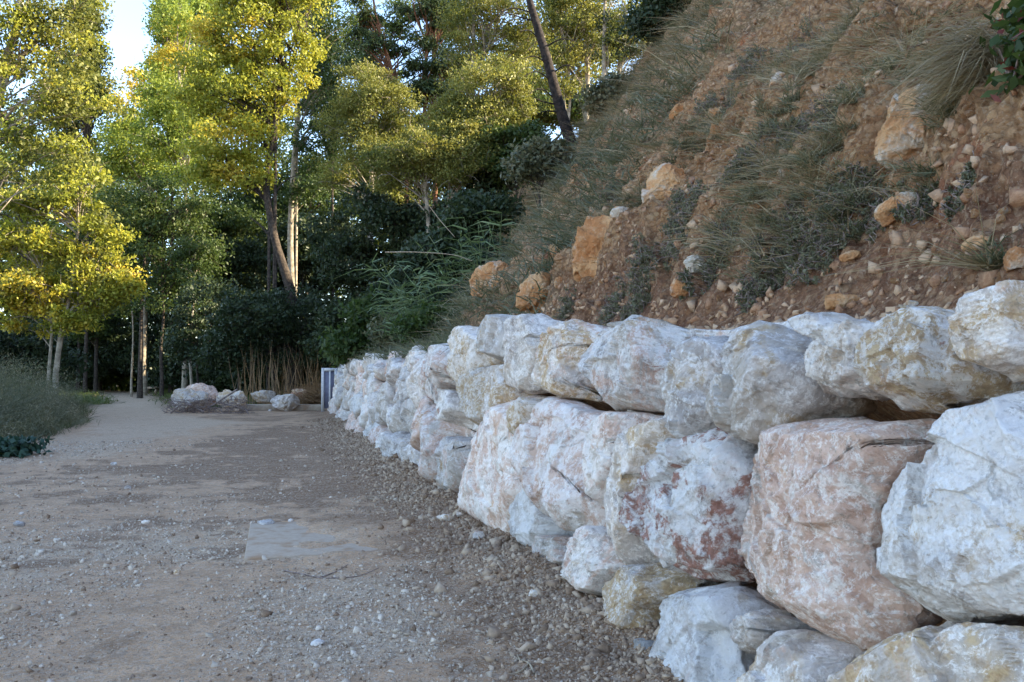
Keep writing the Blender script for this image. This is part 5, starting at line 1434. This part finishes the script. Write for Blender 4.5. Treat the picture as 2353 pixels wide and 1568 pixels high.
# ================================================================== GRASS AND PLANTS
UPV = np.array([0, 0, 1.0])
def grass_obj(name, label, roots, hts, mat, width=.006, lean=None, spread=.45, kind='stuff', cat=None, group=None, per=26, rad=.10, wind=.5, origin=None, tl=.35):
    """tufts: roots (n,3), each with per blades"""
    n = len(roots) * per
    C = np.repeat(roots, per, 0) + rng.normal(0, rad, (n, 3)) * np.array([1, 1, .15])
    H = np.repeat(hts, per) * rng.uniform(.45, 1.15, n)
    D = rng.normal(0, spread, (n, 3)); D[:, 2] = 1
    D = D + np.repeat(rng.normal(0, tl, (len(roots), 3)) * np.array([1, 1, .3]), per, 0)
    if lean is not None: D = D + lean
    D /= np.linalg.norm(D, axis=1)[:, None]
    bend = D * np.array([1, 1, 0]); bend = bend + np.array([0, 0, -.5]) + rng.normal(0, .25, (n, 3))
    V, Qd, T = blade_arrays(C, D, H, np.broadcast_to(width, (n,)) * rng.uniform(.6, 1.4, n), bend * wind * 2)
    if origin is not None: V = V - origin
    me = mesh_np(name, V, [T, Qd], M[mat])
    o = mobj(name, me, None, origin)
    return tag(o, label, cat, group, kind)

def sample_bank(patches, n):
    """points on the bank inside round patches"""
    out = []
    w = np.array([r for _, r in patches]); w = w / w.sum()
    for k in rng.choice(len(patches), n, p=w):
        c, r = patches[k]
        s, p = world_sp(c)
        a = rng.uniform(0, 2 * math.pi); d = r * math.sqrt(rng.uniform(0, 1)) * rng.choice([1, 1, 1.25])
        out.append((s + d * math.cos(a), max(.9, p + d * math.sin(a) * .72)))
    out = np.array(out)
    return bank_surface(out[:, 0], out[:, 1])
downhill = -WR * .75
near_g = [g for g in gpz if g[0][1] < 13]; far_g = [g for g in gpz if g[0][1] >= 13]
Q = sample_bank(near_g, 800)
grass_obj('slope_grass', 'olive and grey-green grass growing in patches over the slope', Q, rng.uniform(.07, .24, len(Q)), 'grass_olive', .006, downhill * .1, per=34, rad=.035, spread=.7, tl=.5)
Q = sample_bank(near_g, 330)
grass_obj('slope_dry_grass', 'dry grey-brown grass stems drooping over the slope', Q, rng.uniform(.25, .55, len(Q)), 'straw', .005, downhill * .2, per=20, rad=.03, wind=.8, spread=.7, tl=.6)
# far band of long grass up the left side of the hillside
s_ = 10.5 + rng.uniform(0, 1, 3000) ** .8 * 36; p_ = .8 + rng.uniform(0, 1, 3000) ** .8 * 13
P_ = np.stack([s_, p_, p_ * 0], -1)
keep = (vnoise(P_ * .55, 14) > -.1 - .5 * (s_ > 16)) | (s_ > 30)
s_, p_ = s_[keep], p_[keep]
Q = bank_surface(s_, p_)
far_k = np.clip(s_ / 16, .6, 2.0)
grass_obj('hillside_grass', 'long grey-green grass covering the far part of the hillside', Q, rng.uniform(.22, .55, len(Q)) * np.clip(far_k, .6, 1.2), 'grass_olive', .014, downhill * .1, per=26, rad=.09, wind=.6, spread=.6, tl=.5)
Q2 = Q[rng.uniform(0, 1, len(Q)) < .8]
grass_obj('hillside_dry_grass', 'dry straw-coloured grass mixed into the far part of the hillside', Q2, rng.uniform(.4, .9, len(Q2)), 'straw', .012, downhill * .1, per=14, rad=.09, wind=.8, spread=.6, tl=.5)
# green growth behind the far wall top
s_ = rng.uniform(12, 44, 1500); p_ = .6 + rng.uniform(0, 1, 1500) ** 1.2 * 4.2
Q = bank_surface(s_, p_)
grass_obj('green_growth', 'low green weeds behind the far half of the wall', Q, rng.uniform(.2, .55, len(Q)), 'l_weed', .016, downhill * .3, per=26, rad=.2, spread=.7)

# low leafy shrubs on the slope: things
SH = [(1440, 560, 46, 'l_weed', 'small dark leafy bush beside the tall orange boulder'),
      (1530, 500, 50, 'l_weed', 'small leafy bush under the orange outcrop with the white streak'),
      (1800, 560, 60, 'l_weed', 'dark green bush spreading over the lower middle of the slope'),
      (1900, 470, 64, 'l_weed', 'wide grey-green bush in the middle of the slope'),
      (1700, 185, 44, 'l_weed', 'olive bush on the upper slope right of the bare red scar'),
      (1865, 50, 60, 'l_weed', 'dark olive bush at the top edge of the photo'),
      (1640, 385, 50, 'l_weed', 'low olive bush in the centre of the slope'),
      (1985, 385, 46, 'l_weed', 'green bush just left of the big angular boulder'),
      (2250, 300, 44, 'l_weed', 'green weeds right of the big angular boulder'),
      (2150, 460, 40, 'l_weed', 'dark weeds under the big angular boulder'),
      (1750, 620, 40, 'l_weed', 'scrubby bush at the foot of the slope'),
      (1330, 640, 36, 'l_weed', 'dark bush between the two big orange boulders'),
      (1600, 470, 46, 'l_weed', 'grey-green bush above the small leafy one in the centre of the slope'),
      (1690, 520, 50, 'l_weed', 'tangle of grey stems left of the dark spreading bush'),
      (1770, 320, 48, 'l_weed', 'olive scrub in the upper middle of the slope'),
      (1860, 230, 50, 'l_weed', 'olive scrub below the top edge bush'),
      (1960, 200, 54, 'l_weed', 'grey scrub at the left end of the drooping dry brush'),
      (1560, 330, 36, 'l_weed', 'low scrub left of the centre of the slope'),
      (1780, 80, 44, 'l_weed', 'scrub at the upper right edge of the bare red scar'),
      (1850, 400, 50, 'l_weed', 'wide tangle of scrub right of the narrow yellowish rocks'),
      (2060, 400, 40, 'l_weed', 'weeds against the left foot of the big angular boulder'),
      (1980, 480, 46, 'l_weed', 'scrub between the wide bush and the pale flat-faced boulder'),
      (1640, 640, 40, 'l_weed', 'straggly weeds right of the grey-white angular rock'),
      (1490, 620, 38, 'l_weed', 'straggly bush below the tall orange boulder'),
      (1420, 410, 40, 'l_weed', 'greener tuft of scrub at the left edge of the cut slope'),
      (1500, 170, 40, 'l_weed', 'scrub on the left shoulder of the bare red scar'),
      (2325, 655, 30, 'l_weed', 'small dry weed at the right edge just above the wall')]
for i, (px, py, r, mat, lab) in enumerate(SH):
    q = on_bank(px, py)
    if q is None: continue
    rr = r * q[1] / 2100
    s0, p0 = world_sp(q)
    root = empty('low_shrub', q); tag(root, lab, 'shrub', 'leafy shrubs on the slope above the wall')
    mb = MB(); LC = []
    for t in range(int(110 * (r / 45))):
        a = rng.uniform(0, 2 * math.pi); d = rr * math.sqrt(rng.uniform(0, 1)) * rng.choice([.6, .9, 1.2])
        b0 = bank_surface(np.array([s0 + d * math.cos(a) * 1.2]), np.array([p0 + d * math.sin(a) * .75]))[0] if True else q
        b0 = b0.reshape(3)
        L_ = rr * rng.uniform(.25, .65)
        dv = WN * .6 + UPV * .5 + rng.normal(0, .65, 3); dv /= np.linalg.norm(dv)
        P = spline([b0, b0 + dv * L_ * .5 + rng.normal(0, .03, 3), b0 + dv * L_ + np.array([0, 0, -.15 * L_])], 3)
        mb.tube(P - q, np.linspace(.0045, .002, len(P)), 3, cap=False)
        if t % 2: mb.tube(np.array([b0, b0 + dv * L_ * .9 + rng.normal(0, L_ * .3, 3), b0 + dv * L_ * 1.3 + rng.normal(0, L_ * .5, 3) - UPV * L_ * .2]) - q, [.003, .0025, .0015], 3, cap=False)
        m = 34
        tt_ = rng.uniform(.15, 1.05, m)[:, None]
        LC.append(b0 + dv * L_ * tt_ + rng.normal(0, L_ * .10, (m, 3)))
    B = np.vstack(LC)
    V, F = leaf_arrays(B, .026, .011, UPV, .5)
    mobj('foliage', mesh_np('foliage', V - q, F, M[mat]), root)
    mb.build('stems', M['twig'], root)

# drooping dry brush high on the right
q = on_bank(2290, 150)
root = empty('dry_brush', q); tag(root, 'thick tuft of dry grey stems drooping left from the leafy plant at top right', 'dry brush')
n = 1500; k = q[1] / 2100
C = q + rng.normal(0, 1, (n, 3)) * np.array([30, 30, 50]) * k
tgt = np.array([at(rng.uniform(1960, 2240), 0, q[1])[0] for _ in range(n)])
tz = np.array([at(0, rng.uniform(90, 350), q[1])[2] for _ in range(n)])
E = np.stack([tgt, q[1] + rng.uniform(-.5, .25, n), tz], -1)
Dv = E - C; H = np.linalg.norm(Dv, axis=1); Dv /= H[:, None]
up_ = Dv + np.array([0, -.15, .45]); up_ /= np.linalg.norm(up_, axis=1)[:, None]
V, Qd, T = blade_arrays(C, up_, H * rng.uniform(.6, 1.0, n), rng.uniform(.0025, .005, n), np.tile(np.array([-.1, -.05, -.62]), (n, 1)) + rng.normal(0, .08, (n, 3)))
mobj('stems', mesh_np('stems', V - q, [T, Qd], M['straw']), root)
# leafy plant, top right corner
q = on_bank(2330, 190)
root = empty('leafy_plant', q); tag(root, 'fresh green leafy plant with a few dark red leaves in the top right corner', 'plant')
k = q[1] / 2100
n = 420
B = q + np.stack([rng.normal(8, 30, n) * k, rng.normal(-.1, .12, n), rng.uniform(-20, 190, n) * k], -1)
V, F = leaf_arrays(B, .075, .045, np.array([0, 0, -1.0]), .6)
mobj('foliage', mesh_np('foliage', V - q, F, M['l_green']), root)
V, F = leaf_arrays(B[:28] + np.array([-30 * k, -.02, -20 * k]), .06, .035)
mobj('red_leaves', mesh_np('red_leaves', V - q, F, M['l_red']), root)
mb = MB()
for t in range(14):
    e = B[t * 7]
    mb.tube(np.array([q, q * .5 + e * .5, e]) - q, [.012, .009, .004], 4)
mb.build('stems', M['twig'], root)

# giant canes
def cane(base, label, nst, h, seed, sway):
    rs = np.random.default_rng(seed)
    root = empty('giant_cane', base); tag(root, label, 'cane', 'giant canes at the far end of the slope')
    st = MB(); LV = []; LQ = []; LT = []; nb = 0
    for i in range(nst):
        b0 = rs.normal(0, .35, 3) * np.array([1, 1, .1])
        hh = h * rs.uniform(.6, 1.1)
        lean = np.array([rs.normal(sway, .35), rs.normal(-.2, .2), 0])
        P = spline([b0, b0 + np.array([0, 0, hh * .5]) + lean * hh * .22, b0 + np.array([0, 0, hh * .92]) + lean * hh * .62], 5)
        st.tube(P, np.linspace(.016, .006, len(P)), 4)
        m = 18
        ii = rs.integers(2, len(P), m)
        C = P[ii]; D = rs.normal(0, .7, (m, 3)); D[:, 2] = rs.uniform(.3, 1, m); D /= np.linalg.norm(D, axis=1)[:, None]
        V, Qd, T = blade_arrays(C, D, rs.uniform(.4, .75, m), rs.uniform(.03, .05, m), D * np.array([1.1, 1.1, 0]) + np.array([0, 0, -1.1]))
        LV.append(V); LQ.append(Qd + nb); LT.append(T + nb); nb += len(V)
    st.build('stems', M['l_cane'], root)
    mobj('leaves', mesh_np('leaves', np.vstack(LV), [np.vstack(LT), np.vstack(LQ)], M['l_cane']), root)
for (px, Y, lab, nst, h, sw) in ((1105, 24, 'tall giant cane clump with long arching leaves below the feathery tree', 24, 3.3, -.15), (1030, 22, 'giant cane clump drooping left above the rounded orange boulder', 18, 2.3, -.45),
                               (965, 23, 'lowest giant cane clump bending over the green weeds', 12, 1.5, -.55)):
    q = at(px, 800, Y); s0, p0 = world_sp(q); q[2] = float(bank_z(s0, p0)) if p0 > .6 else 1.7
    cane(q, lab, nst, h, px, sw)
brush('fallen_cane', 'long pale dead cane lying out level from the canes towards the left', 'cane', [[(885, 580, 21), (960, 580, 21), (1040, 586, 21), (1085, 600, 20.8)]], 'twig_pale', .016)
brush('fallen_cane', 'dead cane leaning down to the right above the level one', 'cane', [[(978, 462, 22), (1010, 505, 22), (1045, 545, 21.5)]], 'twig_pale', .014)

# dry stalks left of the wall end
Qs = []
for k in range(48):
    x = rng.choice([rng.normal(600, 26), rng.normal(655, 18), rng.normal(720, 24)])
    g = at(x, 900, rng.uniform(38, 40)); Qs.append((g[0], g[1], float(ground_z(g[0], g[1]))))
Qs = np.array(Qs)
n = len(Qs) * 3; C = np.repeat(Qs, 3, 0) + rng.normal(0, .12, (n, 3)) * np.array([1, 1, 0])
D = rng.normal(0, .14, (n, 3)); D[:, 2] = 1; D /= np.linalg.norm(D, axis=1)[:, None]
V, Qd, T = blade_arrays(C, D, rng.uniform(1.7, 3.3, n), rng.uniform(.018, .032, n), rng.normal(0, .08, (n, 3)))
tag(mobj('dry_stalks', mesh_np('dry_stalks', V, [T, Qd], M['grass_dry'])), 'tall dry reddish-brown stalks standing before the dark wood', kind='stuff')
Q = []
for k in range(260):
    x = rng.uniform(650, 752); t = (x - 640) / 110
    g = at(x, 900, rng.uniform(37.6, 40.5)); Q.append((g[0], g[1], float(ground_z(g[0], g[1])) + max(0, t) * .9 * rng.uniform(0, 1)))
Q = np.array(Q)
grass_obj('dry_grass_mound', 'mound of rusty dry grass beside the board at the wall end', Q, rng.uniform(.35, .8, len(Q)), 'grass_dry', .018, np.array([-.5, 0, 0]), per=30, rad=.22, wind=.8)

# weeds on the left verge
C = []
while len(C) < 1500:
    Y = rng.uniform(12.5, 34); x = -.30 * Y - 4.55 - abs(rng.normal(0, 1)) * 3.2 - .2
    if poly_mask(np.array([x]), np.array([Y]), PATH, .2)[0] > .3: continue
    C.append((x, Y))
C = np.array(C); Q = np.stack([C[:, 0], C[:, 1], ground_z(C[:, 0], C[:, 1])], -1)
dist_e = np.clip((-.30 * C[:, 1] - 4.5 - C[:, 0]), 0, 6)
grass_obj('verge_grass', 'grey-green grass and tall weeds growing along the left side of the track', Q, rng.uniform(.16, .30, len(Q)) * (1 + dist_e * .75), 'grass_olive', .012, None, per=34, rad=.18, spread=.3)
sel = rng.uniform(0, 1, len(Q)) < .6
grass_obj('verge_green_grass', 'fresh green grass low down in the left verge', Q[sel], rng.uniform(.14, .30, sel.sum()) * (1 + dist_e[sel] * .3), 'grass_green', .014, None, per=34, rad=.2, spread=.4)
# feathery seed heads of the tall weeds
sel = (dist_e > .8) & (rng.uniform(0, 1, len(Q)) < .4)
B = Q[sel]; h_ = .35 + .3 * dist_e[sel]
per = 26
cc = np.repeat(B + UPV * (h_ * .9)[:, None], per, 0) + rng.normal(0, 1, (len(B) * per, 3)) * np.repeat(np.stack([h_ * .16, h_ * .16, h_ * .28], -1), per, 0)
V, F = leaf_arrays(cc, .05, .022, UPV, .8)
tag(mobj('weed_heads', mesh_np('weed_heads', V, F, M['l_weed'])), 'feathery grey-green heads of the tall weeds in the left verge', kind='stuff')
C = []
while len(C) < 900:
    px = rng.uniform(-260, 178); Y = rng.uniform(16.5, 31)
    x = at(px, 900, Y)[0]
    if x > -.30 * Y - 4.4 or poly_mask(np.array([x]), np.array([Y]), PATH, .2)[0] > .3: continue
    C.append((x, Y))
C = np.array(C); Q = np.stack([C[:, 0], C[:, 1], ground_z(C[:, 0], C[:, 1])], -1)
ed = np.clip((-.30 * C[:, 1] - 4.3 - C[:, 0]) / 1.6, .25, 1)
hts = rng.uniform(.8, 1.95, len(Q)) * ed
grass_obj('tall_weeds', 'tall grey-green and brown weeds massed along the left side of the track', Q, hts, 'l_weed', .010, None, per=30, rad=.16, spread=.22, wind=.35)
per = 60
cc = np.repeat(Q, per, 0) + rng.normal(0, 1, (len(Q) * per, 3)) * np.repeat(np.stack([hts * .16, hts * .16, hts * 0], -1), per, 0)
cc[:, 2] += np.repeat(hts, per) * rng.uniform(.3, 1.0, len(cc))
V, F = leaf_arrays(cc, .055, .02, UPV, .7)
tag(mobj('weed_foliage', mesh_np('weed_foliage', V, F, M['grass_olive'])), 'feathery foliage of the tall weeds on the left', kind='stuff')
# green strip under the far wood
C = np.array([(rng.uniform(-36, -8), rng.uniform(42, 68)) for _ in range(2600)])
C = C[poly_mask(C[:, 0], C[:, 1], PATH, .3) < .2]
C2 = np.array([(x, y) for x, y in zip(rng.uniform(-14, -5, 700), rng.uniform(38.8, 46, 700))])
C = np.vstack([C, C2])
Q = np.stack([C[:, 0], C[:, 1], ground_z(C[:, 0], C[:, 1])], -1)
grass_obj('wood_edge_grass', 'low green grass along the far edge of the path under the trees', Q, rng.uniform(.2, .5, len(Q)), 'grass_green', .035, None, per=22, rad=.45)

# broad-leaved plant in the left corner of the verge
g = on_ground(35, 1050); q = np.array([g[0], g[1], float(ground_z(g[0], g[1]))])
root = empty('leafy_weed', q); tag(root, 'dark blue-green broad-leaved plant at the near corner of the left verge', 'plant')
n = 420
B = q + rng.normal(0, 1, (n, 3)) * np.array([.22, .2, 0]); B[:, 2] += rng.uniform(.02, .32, n)
V, F = leaf_arrays(B, .13, .09, UPV, .2)
mobj('foliage', mesh_np('foliage', V - q, F, M['l_bluegreen'] if 'l_bluegreen' in M else M['l_green']), root)
mb = MB()
for t in range(16):
    e = B[t * 5] - q
    mb.tube(np.array([[0, 0, 0], e * .5, e]), [.01, .008, .004], 4)
mb.build('stems', M['l_green'], root)
tri = sum(len(o.data.polygons) * (2 if len(o.data.polygons) and o.data.polygons[0].loop_total == 4 else 1) for o in bpy.data.objects if o.type == 'MESH')
open('/workdir/tri.txt','w').write(str(tri)) if False else None
